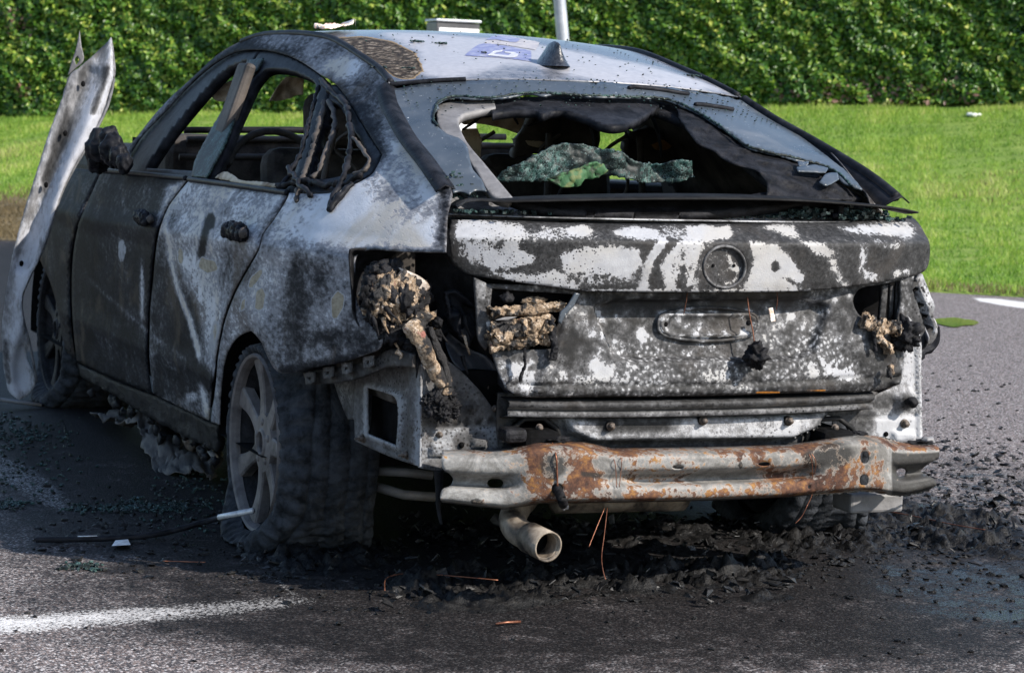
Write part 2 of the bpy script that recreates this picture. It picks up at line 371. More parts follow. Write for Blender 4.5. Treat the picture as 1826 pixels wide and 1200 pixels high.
# ------------------------------------------------------------------ the burnt car
CAR = empty('burned_car'); tagit(CAR, 'burnt-out five-door hatchback with broken rear window standing on sooty asphalt', 'car')
_zs = np.array([.0, .15, .30, .50, .70, .80, .88, .96, 1.05, 1.2, 1.35, 1.45, 1.6])
_ys = np.array([-1.2, -1.05, -.8, -.5, -.2, .2, .6, 1.2, 2.0, 2.9, 3.3])
_xt = np.array([
 [.60, .66, .75, .80, .82, .82, .82, .83, .84, .84, .80],
 [.64, .70, .78, .82, .84, .84, .84, .85, .86, .86, .82],
 [.66, .72, .80, .855, .885, .885, .872, .872, .88, .88, .84],
 [.66, .72, .81, .872, .905, .905, .890, .888, .89, .89, .85],
 [.65, .715, .81, .875, .912, .914, .902, .900, .90, .90, .86],
 [.61, .685, .80, .873, .912, .916, .902, .897, .89, .88, .83],
 [.52, .61, .745, .838, .885, .893, .878, .873, .865, .84, .78],
 [.42, .52, .655, .765, .825, .842, .842, .842, .832, .80, .74],
 [.37, .47, .575, .655, .718, .755, .780, .795, .787, .75, .70],
 [.28, .36, .44, .50, .555, .600, .650, .695, .69, .67, .6],
 [.18, .25, .32, .38, .430, .475, .540, .595, .60, .59, .5],
 [.10, .16, .23, .29, .335, .375, .445, .505, .51, .50, .4],
 [.05, .1, .2, .3, .36, .38, .40, .40, .39, .38, .3]])
_gz = np.linspace(0, 1.6, 161); _gy = np.linspace(-1.2, 3.3, 181)
_G = np.stack([np.interp(_gz, _zs, _xt[:, j]) for j in range(len(_ys))], 1)
_G = np.stack([np.interp(_gy, _ys, _G[i]) for i in range(len(_gz))], 0)
def _blur(a, s, ax):
    k = np.exp(-.5*(np.arange(-3*s, 3*s+1)/s)**2); k /= k.sum(); r = 3*s
    ap = np.pad(a, [(r, r) if i == ax else (0, 0) for i in range(2)], 'edge'); o = np.zeros_like(a)
    for i, w in enumerate(k): o += w*(ap[i:i+a.shape[0]] if ax == 0 else ap[:, i:i+a.shape[1]])
    return o
_G = _blur(_blur(_G, 3, 0), 7, 1)
def xs(y, z):
    i = np.clip(z/1.6*160, 0, 159.999); j = np.clip((y+1.2)/4.5*180, 0, 179.999); a = i.astype(int); b = j.astype(int); u = i-a; w = j-b
    v = _G[a, b]*(1-u)*(1-w)+_G[a+1, b]*u*(1-w)+_G[a, b+1]*(1-u)*w+_G[a+1, b+1]*u*w
    zc = .795+.028*np.clip((.5-y)/1.0, -1.5, .9)                     # crease through the door handles
    v = v+.014*np.clip(1-np.abs(z-zc)/.05, 0, 1)
    zl = .40-.01*y; v = v+.008*np.clip(1-np.abs(z-zl)/.06, 0, 1)      # lower swage
    rr = np.hypot(y-.0, z-.27); v = v+.012*np.exp(-((rr-.37)/.05)**2)*(z > .2)   # wheel-arch lip
    return v
def SIDE(off=0.0): return lambda q: hit(lambda P: -P[:, 0]-xs(P[:, 1], P[:, 2])+off, q, 4.8, 10.5)
def SY(y0, k=0.0, p=2.0, prof=None):
    def F(P):
        y = np.full(len(P), y0, float) if prof is None else np.interp(P[:, 2], prof[0], prof[1])
        return y+k*(np.abs(P[:, 0])/.65)**p-P[:, 1]
    return lambda q: hit(F, q, 4.3, 9.5)
def SX(x0, ky=0.0): return lambda q: hit(lambda P: x0+ky*P[:, 1]-P[:, 0], q, 4.3, 11)
def mirror(o, name=None):
    c = o.copy(); c.data = o.data.copy(); COL.objects.link(c)
    c.data.transform(Matrix.Diagonal((-1, 1, 1, 1))); c.data.flip_normals(); c.parent = o.parent
    return c

# ---- left body side: roof rail, rear pillar and quarter panel in one pressing
zq = lambda p: Zc(0, 0, 1826/700, p); zr = lambda p: Zc(0, 380, 1826/700, p); zb = lambda p: Zc(560, 0, 1826/700, p); zl = lambda p: Zc(560, 380, 1826/700, p)
ditch = [(430, 74), (460, 63), (505, 59), (552, 61), (591, 69), (637, 96), (675, 123), (694, 146)]
side_out = ([(222, 270), (245, 243), (268, 214), (307, 171), (345, 137), (383, 102), (408, 85)] + ditch +
  [(690, 163), (702, 184), (736, 245), (767, 284), (802, 332), (806, 345), (798, 380), (795, 449), (720, 448), (642, 449), (634, 457), (631, 490), (633, 533), (645, 560), (672, 594), (683, 606),
   (676, 622), (652, 632), (613, 645), (560, 655), (504, 666), (494, 662), (480, 641), (464, 607), (448, 590), (425, 600), (407, 625), (396, 667), (391, 757),
   (376, 752), (384, 690), (393, 610), (404, 564), (418, 526), (439, 487), (462, 445), (470, 418), (490, 390), (513, 353), (516, 344), (587, 345), (613, 337), (650, 320), (667, 307), (682, 276), (652, 230), (629, 192), (598, 150), (571, 133), (525, 104), (472, 90), (425, 92), (388, 110), (333, 157), (291, 202), (254, 241), (236, 268), (228, 280)])
side_ops = [('p', [(500, 340), (640, 300), (800, 330), (800, 450), (640, 445), (560, 430), (480, 430)], .90, 24),  # palest ash along the shoulder also paints its sky-lit top
  ('p', [(690, 200), (740, 290), (790, 340), (800, 400), (700, 380), (640, 320)], .70, 22),
  ('p', [(700, 250), (735, 262), (790, 350), (775, 362), (742, 330)], .98, 14),
  ('e', (615, 118, 34, 24), .95, 22/34), ('e', (655, 200, 30, 60), .36, .5), ('e', (720, 300, 14, 50), .8, .6), ('e', (545, 85, 60, 18), .52, .6),
  ('p', [(600, 150), (640, 180), (690, 270), (665, 310), (655, 250)], .20, 14),
  ('l', ([(690, 165), (735, 247), (800, 333)], 12), .28, 9), ('p', [(430, 70), (380, 100), (230, 265), (250, 270), (400, 120), (520, 100), (470, 80)], .16, 12),
  ('p', [(500, 440), (640, 455), (632, 540), (690, 600), (610, 650), (500, 668), (480, 600)], .57, 18),
  ('p', [(400, 560), (470, 470), (520, 440), (490, 560), (440, 590), (395, 640)], .66, 16), ('e', (530, 560, 20, 90), .30, .7), ('e', (575, 500, 16, 60), .36, .7),
  ('e', (600, 610, 60, 22), .36, .6), ('l', ([(505, 660), (613, 640), (672, 615)], 7), .22, 5), ('p', [(780, 330), (806, 345), (797, 449), (770, 449), (785, 380)], .34, 10), ('l', ([(640, 449), (795, 449)], 6), .40, 4)]
side_tan = [('p', zr([(1150, 350), (1165, 300), (1215, 258), (1222, 275), (1195, 320), (1162, 352)]), 1, 5), ('p', zr([(1185, 440), (1190, 370), (1220, 345), (1235, 380), (1225, 440), (1205, 455)]), 1, 5),
  ('p', zr([(1545, 490), (1540, 400), (1570, 360), (1605, 385), (1595, 440), (1565, 490)]), 1, 5), ('p', zr([(1110, 460), (1125, 400), (1145, 385), (1140, 450)]), .8, 4), ('l', (zr([(1150, 380), (1180, 350), (1240, 345), (1250, 420), (1225, 460), (1150, 455)]), 2), .47, 3)]
o = panel('body_side', side_out, SIDE(), M['side'], CAR, step=5.5, th=.004, ash=.5, ops=side_ops, tan=side_tan, rough=.0016, rdir=(1, 0, 0), rs=9, aspect=.7)
RS = mirror(o)
def pull(o):
    return o
    for v in o.data.vertices: v.co.x -= .085*float(sstep(.95, 1.10, np.array(v.co.z)))*float(sstep(.75, .0, np.array(v.co.y)))
    return o
pull(RS)
for v in RS.data.vertices:
    v.co.x -= .085*float(sstep(-.35, -.75, np.array(v.co.y)))
    if v.co.y < -.74 and v.co.z > .70: v.co.y = -.74+(v.co.y+.74)*.15

# ---- doors
fd = [(181, 306), (260, 312), (331, 321), (318, 340), (299, 366), (284, 400), (275, 440), (269, 500), (264, 560), (262, 640), (269, 700), (200, 674), (137, 644), (131, 590), (128, 520), (131, 450), (141, 400), (161, 350)]
fops = [('e', (218, 470, 12, 38), .40, .6), ('e', (232, 470, 40, 110), .20, .8), ('p', [(170, 310), (330, 322), (290, 390), (160, 380)], .24, 14), ('p', [(300, 330), (331, 322), (300, 365), (280, 400), (288, 370)], .85, 8),
  ('p', [(180, 590), (262, 630), (266, 700), (150, 640)], .20, 14), ('l', ([(160, 500), (262, 590)], 3), .38, 3), ('e', (253, 520, 4, 50), .7, .5)]
DF = panel('front_door', fd, SIDE(), M['side'], CAR, step=5.5, th=.004, ash=.06, ops=fops, tan=[('e', (218, 448, 9, 22), .43, .4)], aspect=.7)
rd = [(336, 323), (420, 334), (511, 347), (508, 353), (486, 392), (466, 418), (458, 445), (434, 487), (413, 526), (399, 564), (388, 610), (380, 667), (371, 749), (320, 725), (273, 701), (267, 640), (268, 560), (273, 500), (279, 440), (288, 400), (303, 366), (322, 340)]
rops = [('p', [(336, 322), (511, 345), (466, 418), (440, 480), (400, 560), (375, 700), (360, 640), (350, 540), (310, 470), (300, 430)], .74, 16), ('p', [(270, 440), (300, 450), (330, 520), (358, 600), (366, 720), (274, 700), (266, 560)], .24, 14),
  ('e', (410, 370, 60, 16), .70, .6), ('e', (330, 590, 20, 60), .14, .7), ('l', ([(290, 395), (300, 420), (306, 470), (318, 520), (338, 570), (352, 620), (358, 680), (370, 745)], 4.5), .97, 5), ('l', ([(330, 330), (300, 372), (284, 410)], 8), .86, 7),
  ('l', ([(372, 392), (365, 418), (358, 455)], 6), .02, 4), ('e', (376, 395, 8, 14), .02, .35), ('e', (342, 708, 12, 8), .75, .5), ('l', ([(330, 640), (372, 680)], 14), .16, 10), ('l', ([(272, 600), (330, 640)], 3), .42, 3), ('e', (420, 480, 30, 60), .48, .6)]
rtan = [('p', zr([(920, 250), (935, 205), (1000, 225), (1015, 265), (965, 280)]), 1, 4), ('e', (322, 456, 5, 16), .8, .4), ('e', (315, 370, 14, 8), .44, .5), ('e', (378, 620, 9, 28), .42, .5), ('e', (385, 590, 8, 20), .5, .4)]
DR = panel('rear_door', rd, SIDE(), M['side'], CAR, step=5.5, th=.004, ash=.45, ops=rops, tan=rtan, rough=.001, rdir=(1, 0, 0), rs=12, aspect=.7)
for d in (DF, DR): mirror(d)
wing_low = [(178, 307), (158, 352), (138, 400), (127, 450), (124, 520), (127, 590), (133, 642), (118, 625), (105, 560), (88, 500), (74, 470), (60, 430), (60, 320), (120, 300)]
mirror(panel('front_fender', wing_low, SIDE(), M['side'], CAR, step=6, th=.004, ash=.10, ops=[('e', (150, 360, 20, 40), .25, .8)]))
sill = [(137, 648), (200, 678), (270, 705), (374, 755), (391, 762), (388, 806), (330, 778), (250, 735), (180, 690), (142, 668)]
mirror(panel('sill', sill, SIDE(.03), M['char'], CAR, step=6, th=.02, rough=.006, rdir=(1, 0, 0), rs=18))
# window frames of the two doors (one pressing per door, glass opening left empty)
fwin = [(262, 300), (296, 248), (340, 193), (378, 150), (408, 122), (440, 108), (436, 128), (414, 176), (384, 238), (346, 305)]
fout = [(183, 304), (228, 297), (238, 266), (256, 241), (292, 202), (334, 157), (388, 111), (425, 92), (466, 90), (452, 108), (420, 190), (392, 250), (366, 292), (352, 321), (331, 320)]
panel('window_frame', fout, SIDE(.012), M['seal'], DF, holes=[fwin], step=5, th=.03)
rwin = [(374, 322), (398, 268), (428, 200), (458, 140), (474, 125), (502, 124), (535, 133), (562, 150), (563, 178), (546, 240), (528, 300), (516, 330), (450, 327)]
rout = [(350, 322), (366, 294), (394, 250), (424, 190), (454, 108), (468, 91), (490, 92), (525, 104), (571, 133), (586, 152), (578, 195), (562, 245), (545, 300), (536, 343), (513, 346), (430, 335)]
panel('window_frame', rout, SIDE(.012), M['seal'], DR, holes=[rwin], step=5, th=.03)
qwin = [(548, 318), (556, 285), (570, 235), (582, 195), (589, 180), (604, 190), (628, 226), (648, 262), (656, 285), (640, 303), (610, 314), (575, 320)]
qout = [(534, 344), (546, 300), (563, 245), (579, 195), (586, 152), (600, 152), (629, 192), (652, 230), (682, 276), (667, 307), (650, 320), (613, 337), (587, 346)]
qf = panel('quarter_window_frame', qout, SIDE(.014), M['seal'], CAR, holes=[qwin], step=5, th=.03, rough=.004, rdir=(1, 0, 0), rs=25)
for c in [o for o in COL.objects if o.name in ('window_frame', 'window_frame.001', 'quarter_window_frame')]:
    pull(mirror(c))
for k, c in enumerate([o for o in COL.objects if o.name in ('window_frame.002', 'window_frame.003')]):
    c.parent = COL.objects['front_door.001' if k == 0 else 'rear_door.001']
# belt rubber strips
for par, pl_ in ((DF, [(182, 304), (230, 308), (331, 318)]), (DR, [(337, 320), (420, 331), (512, 344)])):
    q = resample(pl_, 8, False); P = SIDE(-.004)(q)
    tube('belt_strip', P, .008, M['seal'], par, 8)
# remaining tinted glass in the doors: sooty crazed strip beside the pillar, shards along the sill
panel('glass_remnant', Zc(0, 0, 1826/700, [(890, 822), (900, 770), (960, 640), (1060, 470), (1110, 390), (1160, 280), (1225, 270), (1190, 330), (1120, 400), (1100, 520), (1030, 700), (975, 800), (960, 826)]), SIDE(.0), M['crumb'], DF, step=3, th=.005, jag=.5)
panel('glass_remnant', Zc(0, 0, 1826/700, [(1000, 828), (1020, 808), (1050, 800), (1085, 815), (1110, 835), (1200, 845), (1290, 855), (1280, 872), (1100, 850)]), SIDE(.004), M['tan'], DR, step=3, th=.004, jag=.4)
# melted weather strips hanging out of the quarter window
def sidetube(name, pts, r, mat, par, off=-.012, wob=.004, n=8, sd=0):
    P = SIDE(off)(resample(pts, 3.5, False)); k = len(P)
    P = P+np.stack([fractal(P, 30, .8, 3, sd+3*i) for i in range(3)], 1)*wob
    R_ = r*(1+.6*fractal(P, 40, .8, 3, sd+11)); R_[0] *= .5; R_[-1] *= .4
    return tube(name, P, np.clip(R_, r*.4, r*1.8), mat, par, n)
q1 = zq
sidetube('melted_seal', q1([(1490, 370), (1540, 430), (1600, 480), (1625, 560), (1630, 680), (1610, 780), (1580, 860), (1545, 920), (1535, 975)]), .008, M['seal'], CAR, sd=1)
sidetube('melted_seal', q1([(1640, 850), (1600, 890), (1565, 930), (1535, 980)]), .010, M['seal'], CAR, sd=2)
sidetube('melted_seal', q1([(1530, 470), (1560, 560), (1545, 640), (1510, 720), (1480, 800), (1450, 830)]), .007, M['brown'], CAR, -.002, sd=3)
sidetube('melted_seal', q1([(1480, 400), (1450, 520), (1420, 640), (1385, 740), (1350, 800), (1300, 870), (1290, 865)]), .006, M['seal'], CAR, sd=4)
sidetube('melted_seal', q1([(1510, 470), (1480, 600), (1440, 740), (1410, 820), (1390, 880), (1380, 940)]), .008, M['brown'], CAR, -.004, sd=5)
sidetube('melted_seal', q1([(1290, 870), (1380, 850), (1450, 845), (1560, 860), (1620, 845), (1690, 820)]), .008, M['char'], CAR, -.006, .008, sd=6)
sidetube('melted_seal', q1([(1640, 640), (1690, 700), (1720, 750), (1700, 790), (1640, 810)]), .005, M['brown'], CAR, sd=7)
sidetube('melted_seal', q1([(1340, 780), (1370, 830), (1400, 870), (1440, 900)]), .007, M['seal'], CAR, -.02, .01, sd=8)

# ---- roof skin, lofted between the two roof ditches
dq = resample(ditch, 6, False); D3 = SIDE()(dq)
m, n = len(D3), 61; s_ = np.linspace(-1, 1, n)
G = np.zeros((m, n, 3)); al = np.linspace(0, 1, m)
CROWN = .034; BOW = .09
for i in range(m):
    w = abs(D3[i, 0]); bow = -BOW*(1-s_**2)*(sstep(.45, 1, al[i])); bow = bow + .16*(1-s_**2)*(1-sstep(0, .5, al[i]))
    G[i, :, 0] = s_*w; G[i, :, 1] = D3[i, 1]+bow; G[i, :, 2] = D3[i, 2]+CROWN*(1-np.abs(s_)**2.3)*(1-.25*al[i])-.004
gq = proj(G.reshape(-1, 3))
roof_ops = [('p', [(560, 62), (700, 75), (760, 110), (720, 150), (660, 110)], .35, 20), ('p', [(690, 60), (900, 60), (960, 75), (1150, 110), (1240, 150), (1100, 150), (940, 118), (800, 140), (755, 128), (750, 95)], .85, 22), ('p', [(1020, 100), (1180, 118), (1300, 165), (1150, 148)], .72, 14), ('p', [(900, 118), (1000, 125), (1010, 150), (800, 148)], .42, 12), ('p', [(600, 48), (900, 52), (1100, 88), (1250, 140), (1180, 122), (1000, 85), (800, 60)], .22, 8)]
roof_tan = [('p', [(600, 68), (650, 66), (700, 75), (740, 95), (755, 125), (735, 142), (705, 140), (680, 118), (640, 90)], 1, 9)]
ROOF = sheet('roof', G, M['roofm'], CAR, .004, {'ash': paint(gq, .3, roof_ops), 'tan': paint(gq, 0, roof_tan)})
def bvh_of(V, Fs): return BVHTree.FromPolygons([Vector(v) for v in V], [tuple(f) for f in Fs])
def grid_faces(m, n): return [(i*n+j, i*n+j+1, (i+1)*n+j+1, (i+1)*n+j) for i in range(m-1) for j in range(n-1)]
ROOF.data.flip_normals()
RB = bvh_of(G.reshape(-1, 3), grid_faces(m, n))
def SB(bvh, off=0.0):
    def f(q):
        out = []; last = None
        for d in rays(q):
            h, nn, _, _ = bvh.ray_cast(Vector(CAM), Vector(d))
            if h is None:
                h2 = bvh.find_nearest(Vector(CAM+d*(np.linalg.norm(last-CAM)/np.linalg.norm(d) if last is not None else 6.5))); h, nn = h2[0], h2[1]
            if nn.dot(Vector(d)) > 0: nn = -nn
            p = np.array(h+nn*off); last = p; out.append(p)
        return np.array(out)
    return f
# roof ditch mouldings, on both sides
for sx in (1, -1):
    P = D3*np.array([sx, 1, 1])+np.array([sx*.004, 0, -.002]); tube('roof_moulding', P, .011, M['seal'], CAR, 8)
# faded blue printed marking on the roof, with its pale numeral
dec = plain('faded blue print', (.12, .13, .27), (.18, .19, .33), 40, .4, .0006, c2=(.30, .31, .39))
dec2 = plain('faded tan print', (.30, .28, .30), (.42, .39, .38), 40, .4, .0006)
RM = panel('roof_marking', zb([(700, 262), (770, 210), (880, 215), (1010, 240), (1010, 290), (900, 275), (760, 265)]), SB(RB, .0012), dec, CAR, step=2.5, th=0, jag=.3)
panel('printed_band', zb([(790, 205), (830, 172), (1000, 190), (1050, 200), (1030, 236), (880, 212)]), SB(RB, .0012), dec2, RM, step=2.5, th=0, jag=.3)
panel('printed_band', zb([(800, 190), (830, 173), (960, 185), (950, 197), (850, 190)]), SB(RB, .0024), dec, RM, step=2.5, th=0, jag=.3)
nm = plain('pale print', (.40, .40, .43), (.52, .52, .54), 40, .4, .0006)
panel('numeral', zb([(806, 262), (840, 240), (880, 238), (872, 246), (850, 248), (838, 256), (905, 262), (918, 252), (890, 250), (884, 243), (930, 247), (952, 256), (945, 268), (915, 273), (850, 267)]), SB(RB, .0024), nm, RM, step=1.5, th=0, smooth=False)
# shark-fin aerial
fp = zb([(1005, 258), (1040, 215), (1080, 200), (1120, 197), (1150, 212), (1155, 250), (1165, 282), (1200, 308), (1160, 318), (1090, 312), (1040, 290), (1010, 270)])
base = SB(RB)([(985, 116)])[0]
def fin():
    V = []; Fs = []; rings = 16; n_ = 26
    for i in range(rings):
        t = i/(rings-1); k = 1.0 if i < rings-1 else .5
        yf = .088-.062*t**1.1; yr_ = -.070+.026*t**.8-.012*math.exp(-t*7); hw = .034*(1-t)**1.3+.010*(1-.3*t); c = (yf+yr_)/2; k = k*(1 if t < .8 else math.sqrt(max(.05, 1-((t-.8)/.21)**2))); hl = (yf-yr_)/2*k
        for j in range(n_):
            a = 2*math.pi*j/n_; V.append(base+np.array([hw*k*math.cos(a), c+hl*math.sin(a)*(1 if True else 0), .070*t-.004]))
    for i in range(rings-1):
        for j in range(n_): Fs.append((i*n_+j, i*n_+(j+1) % n_, (i+1)*n_+(j+1) % n_, (i+1)*n_+j))
    Fs.append(tuple((rings-1)*n_+j for j in range(n_))); return V, Fs
V, Fs = fin(); mk('roof_aerial', V, Fs, plain('blistered black plastic', (.012, .013, .016), (.05, .053, .062), 60, .28, .003), CAR)

# ---- rear window: what is left of the sooted glass, on one ruled surface
topL = G[-1]; wtop = topL.copy(); wtop[:, 2] -= .004; wtop[:, 1] -= .008
eg = SIDE()(resample([(694, 150), (702, 184), (718, 215), (736, 245), (767, 284), (803, 335)], 6, False)); eg[:, 0] = np.abs(eg[:, 0])
nt = 46; Hs = np.zeros((nt, n, 3)); tt = np.linspace(0, 1.16, nt); tk = np.linspace(0, 1, len(eg))
def ex(c, t): return np.where(t <= 1, np.interp(t, tk, c), c[-1]+(c[-1]-c[-6])/(tk[-1]-tk[-6])*(t-1))
exx, eyy, ezz = (ex(eg[:, k_], tt) for k_ in range(3)); print('EDGE', eg[::8].round(3).tolist(), D3[::6].round(3).tolist())
w0 = wtop[:, 1]-wtop[0, 1]
for i in range(nt):
    t = tt[i]; Hs[i, :, 0] = s_*exx[i]; Hs[i, :, 1] = eyy[i]+w0*(1-min(t, 1))-.055*(1-s_**2)*min(t, 1); Hs[i, :, 2] = ezz[i]-.006+(wtop[:, 2]-wtop[0, 2])*(1-min(t, 1))+(.010+.022*4*min(t, 1)*(1-min(t, 1)))*(1-s_**2)
HB = bvh_of(Hs.reshape(-1, 3), grid_faces(nt, n))
gl = ([(694, 160), (740, 152), (800, 147), (900, 142), (985, 141), (1060, 144), (1130, 152), (1220, 158), (1316, 165), (1380, 205), (1428, 243), (1476, 280), (1520, 316), (1538, 338)] +
  [(1500, 322), (1488, 306), (1470, 300), (1440, 289), (1417, 285), (1390, 277), (1364, 271), (1333, 262), (1306, 240), (1279, 223), (1241, 200), (1214, 188), (1187, 178), (1155, 175), (1126, 174), (1080, 173), (1035, 171), (993, 167), (968, 171), (943, 167), (905, 174), (867, 176), (835, 176), (805, 174), (790, 179), (780, 186), (783, 192), (774, 203), (772, 214), (781, 226),
   (800, 240), (818, 246), (833, 262), (838, 285), (844, 303), (858, 320), (868, 341), (845, 340), (838, 346), (820, 340), (808, 343), (803, 332), (767, 284), (736, 245), (703, 184)])
GLS = panel('rear_window', gl, SB(HB, .0), M['sglass'], CAR, step=5.5, th=.005, jag=.35)
# greenish broken edge of the glass
eq = resample([(1522, 336), (1488, 306), (1440, 289), (1364, 271), (1333, 262), (1279, 223), (1241, 200), (1187, 178), (1126, 174), (1035, 171), (943, 167), (867, 176), (805, 174), (780, 186), (774, 203), (772, 214), (781, 226)], 3, False)
EP = SB(HB, .002)(eq); EP = EP+rng.normal(0, .0012, EP.shape); tube('broken_edge', EP, .0035, M['crumb'], GLS, 6)
for pg in (zb([(1525, 770), (1570, 765)]),): pass
for pg in (Zc(1126, 0, 1826/700, [(770, 765), (820, 765), (815, 782), (775, 785)]), Zc(1126, 0, 1826/700, [(765, 790), (850, 780), (910, 795), (900, 815), (770, 810)]), Zc(1126, 0, 1826/700, [(870, 860), (905, 820), (955, 818), (960, 845), (900, 875)])):
    panel('glass_shard', pg, SB(HB, .008), M['sglass'], GLS, step=3, th=.004, jag=.3)
# trim lines between roof and glass
for pts in (zb([(355, 395), (480, 378), (600, 370), (705, 366)]), Zc(1126, 0, 1826/700, [(0, 366), (120, 380), (275, 402)]), Zc(1126, 0, 1826/700, [(320, 410), (420, 425), (495, 440)])):
    P = SB(HB, .004)(resample(pts, 6, False)); tube('roof_edge_trim', P, .0065, M['seal'], CAR, 6)
# gaskets down both sides of the glass
P = SB(HB, .0)(resample([(690, 163), (702, 184), (736, 245), (767, 284), (803, 334)], 6, False))
Pm = P*np.array([-1, 1, 1])
tube('window_gasket', P+[0.004, 0, -.004], .009, M['seal'], CAR, 6)
pull(tube('window_gasket', Pm+[0.006, 0, .0], .014, M['seal'], CAR, 8))
for sx in (1, -1):
    Eg = np.array([[sx*exx[i], eyy[i], ezz[i]] for i in range(nt) if tt[i] <= 1.0]); (pull if sx > 0 else (lambda o_: o_))(sheet('window_surround', np.stack([Eg+[sx*.035, 0, -.014], Eg+[sx*.012, 0, .002], Eg+[-sx*.01, 0, -.006], Eg+[-sx*.05, .01, -.03]], 1), M['seal'], CAR, .004))

# hatch inner frame seen through the hole
def HBoff(d):
    V = Hs.reshape(-1, 3)+np.array([0, d*.6, -d*.8]); return SB(bvh_of(V, grid_faces(nt, n)))
fr_o = [(772, 200), (778, 184), (800, 178), (900, 176), (1040, 174), (1180, 182), (1300, 230), (1420, 290), (1540, 352), (1500, 358), (912, 358), (850, 320), (800, 262)]
fr_i = [(817, 212), (822, 206), (840, 200), (880, 197), (1000, 190), (1160, 196), (1260, 240), (1340, 300), (1390, 338), (1300, 352), (1000, 353), (912, 350), (862, 292), (826, 245)]
HF = panel('hatch_frame', fr_o, HBoff(.03), M['char'], CAR, holes=[fr_i], step=5, th=.02)
panel('hatch_pillar', [(779, 188), (800, 180), (880, 178), (884, 192), (842, 200), (822, 207), (818, 213), (828, 246), (864, 292), (914, 352), (908, 358), (880, 350), (846, 300), (812, 256), (782, 226)], HBoff(.018), M['trimgrey'], CAR, step=4, th=.02)
panel('hatch_trim', zb([(815, 470), (870, 462), (1000, 452), (1300, 455), (1560, 465), (1610, 490), (1570, 520), (1480, 570), (1400, 590), (1330, 580), (1260, 545), (1100, 520), (1060, 535), (1030, 520), (830, 530)]), HBoff(.022), M['seal'], CAR, step=4, th=.02, rough=.012, rs=9)
tube('hatch_strap', [at(*p, 1, -.12) for p in spline3([(941, 175, ), (945, 185), (955, 197), (972, 205)], 5)], .005, M['seal'], CAR, 6)
tube('hatch_rail', [at(*p, 1, -.1) for p in spline3([(880, 187), (960, 179), (1060, 180), (1130, 180), (1172, 188)], 6)], .008, M['seal'], CAR, 8)
tube('hatch_hinge', [at(*p, 1, -.06) for p in spline3([(1170, 197), (1195, 210), (1210, 216), (1208, 224)], 5)], [.011]*3+[.013]*6+[.017]*7, plain('scorched beige plastic', (.12, .10, .08), (.30, .26, .21), 20, .6), CAR, 10)
cl = Zc(1126, 0, 1826/700, [(205, 505), (330, 540), (480, 650), (640, 715), (760, 745), (830, 790), (900, 830), (960, 860), (1040, 930), (640, 930), (620, 850), (560, 790), (470, 760), (380, 700), (300, 660), (250, 590)])
panel('hanging_lining', cl, HBoff(.012), M['char'], CAR, step=4, th=.004, rough=.03, rs=9)
for i, pts in enumerate(([(690, 800), (715, 830), (680, 890), (660, 930)], [(770, 830), (830, 830), (835, 870), (850, 930)], [(790, 870), (830, 850), (850, 890), (900, 900), (925, 930)], [(870, 900), (950, 890), (1000, 900), (1010, 930)])):
    P = np.array([at(*p, 1, -.60-.03*i) for p in spline3(Zc(1126, 0, 1826/700, pts), 6)]); tube('melted_cable', P, .008, M['seal'], CAR, 6)

# ---- spoiler blade and the tray below it
SPm = []
up = resample([(816, 366), (830, 357), (900, 356), (1000, 354), (1200, 351), (1400, 353), (1540, 362), (1600, 368), (1638, 375)], 8, False)
for k, q in enumerate(up):
    a = k/(len(up)-1); s = 2*a-1
    te = at(q[0], q[1]+4, 1, -.89+.10*abs(s)**3); le = te+np.array([0, .15*(1-.55*abs(s)**4), .004-.01*abs(s)**3]); row = []
    for t, h in ((0, -.0025), (0, .0015), (.3, .005), (.7, .005), (1, .003), (1, -.002), (.5, -.003)):
        row.append(te*(1-t)+le*t+np.array([0, 0, h]))
    SPm.append(row)
spo = sheet('spoiler', SPm, burnt('spoiler lacquer', gs_((0, .006), (.3, .018), (.6, .07), (1, .3)), thr=.6, spec=.1, warmk=0), CAR, wrap=True, attrs={'ash': [.06 if i > 9 else .62-.05*i for i in range(len(SPm)) for _ in range(7)]})
for px in (1018, 1500):
    b_ = at(px, 395, 1, -.80); rbox('spoiler_strut', b_+[0, .03, .018], (.018, .06, .05), M['seal'], CAR, .004); rbox('strut_clip', b_+[-.02, .0, .014], (.02, .02, .012), M['seal'], spo, .003)
tx = np.linspace(-.628, .628, 120); TG = np.array([[(x_, -.868+.125*(abs(x_)/.65)**3+dy, .936+dz) for x_ in tx] for dy, dz in ((0, 0), (.012, .001), (.024, -.006), (.05, -.006), (.07, .006), (.10, .012), (.13, .020), (.15, .040))])
tq = proj(TG.reshape(-1, 3)); tray = sheet('lid_tray', TG, M['rear'], CAR, .003, {'ash': paint(tq, .60, [('p', zb([(1380, 1010), (1450, 970), (1560, 965), (1700, 1000), (1720, 1040), (1600, 1045), (1420, 1045)]), .95, 5), ('p', Zc(1126, 0, 1826/700, [(0, 970), (140, 975), (240, 1005), (230, 1040), (0, 1045)]), .9, 4), ('e', (1350, 392, 50, 4), .8, .5), ('e', (900, 388, 40, 4), .6, .5)])})  # ash lightened to paint sky reflection on the tray below the spoiler

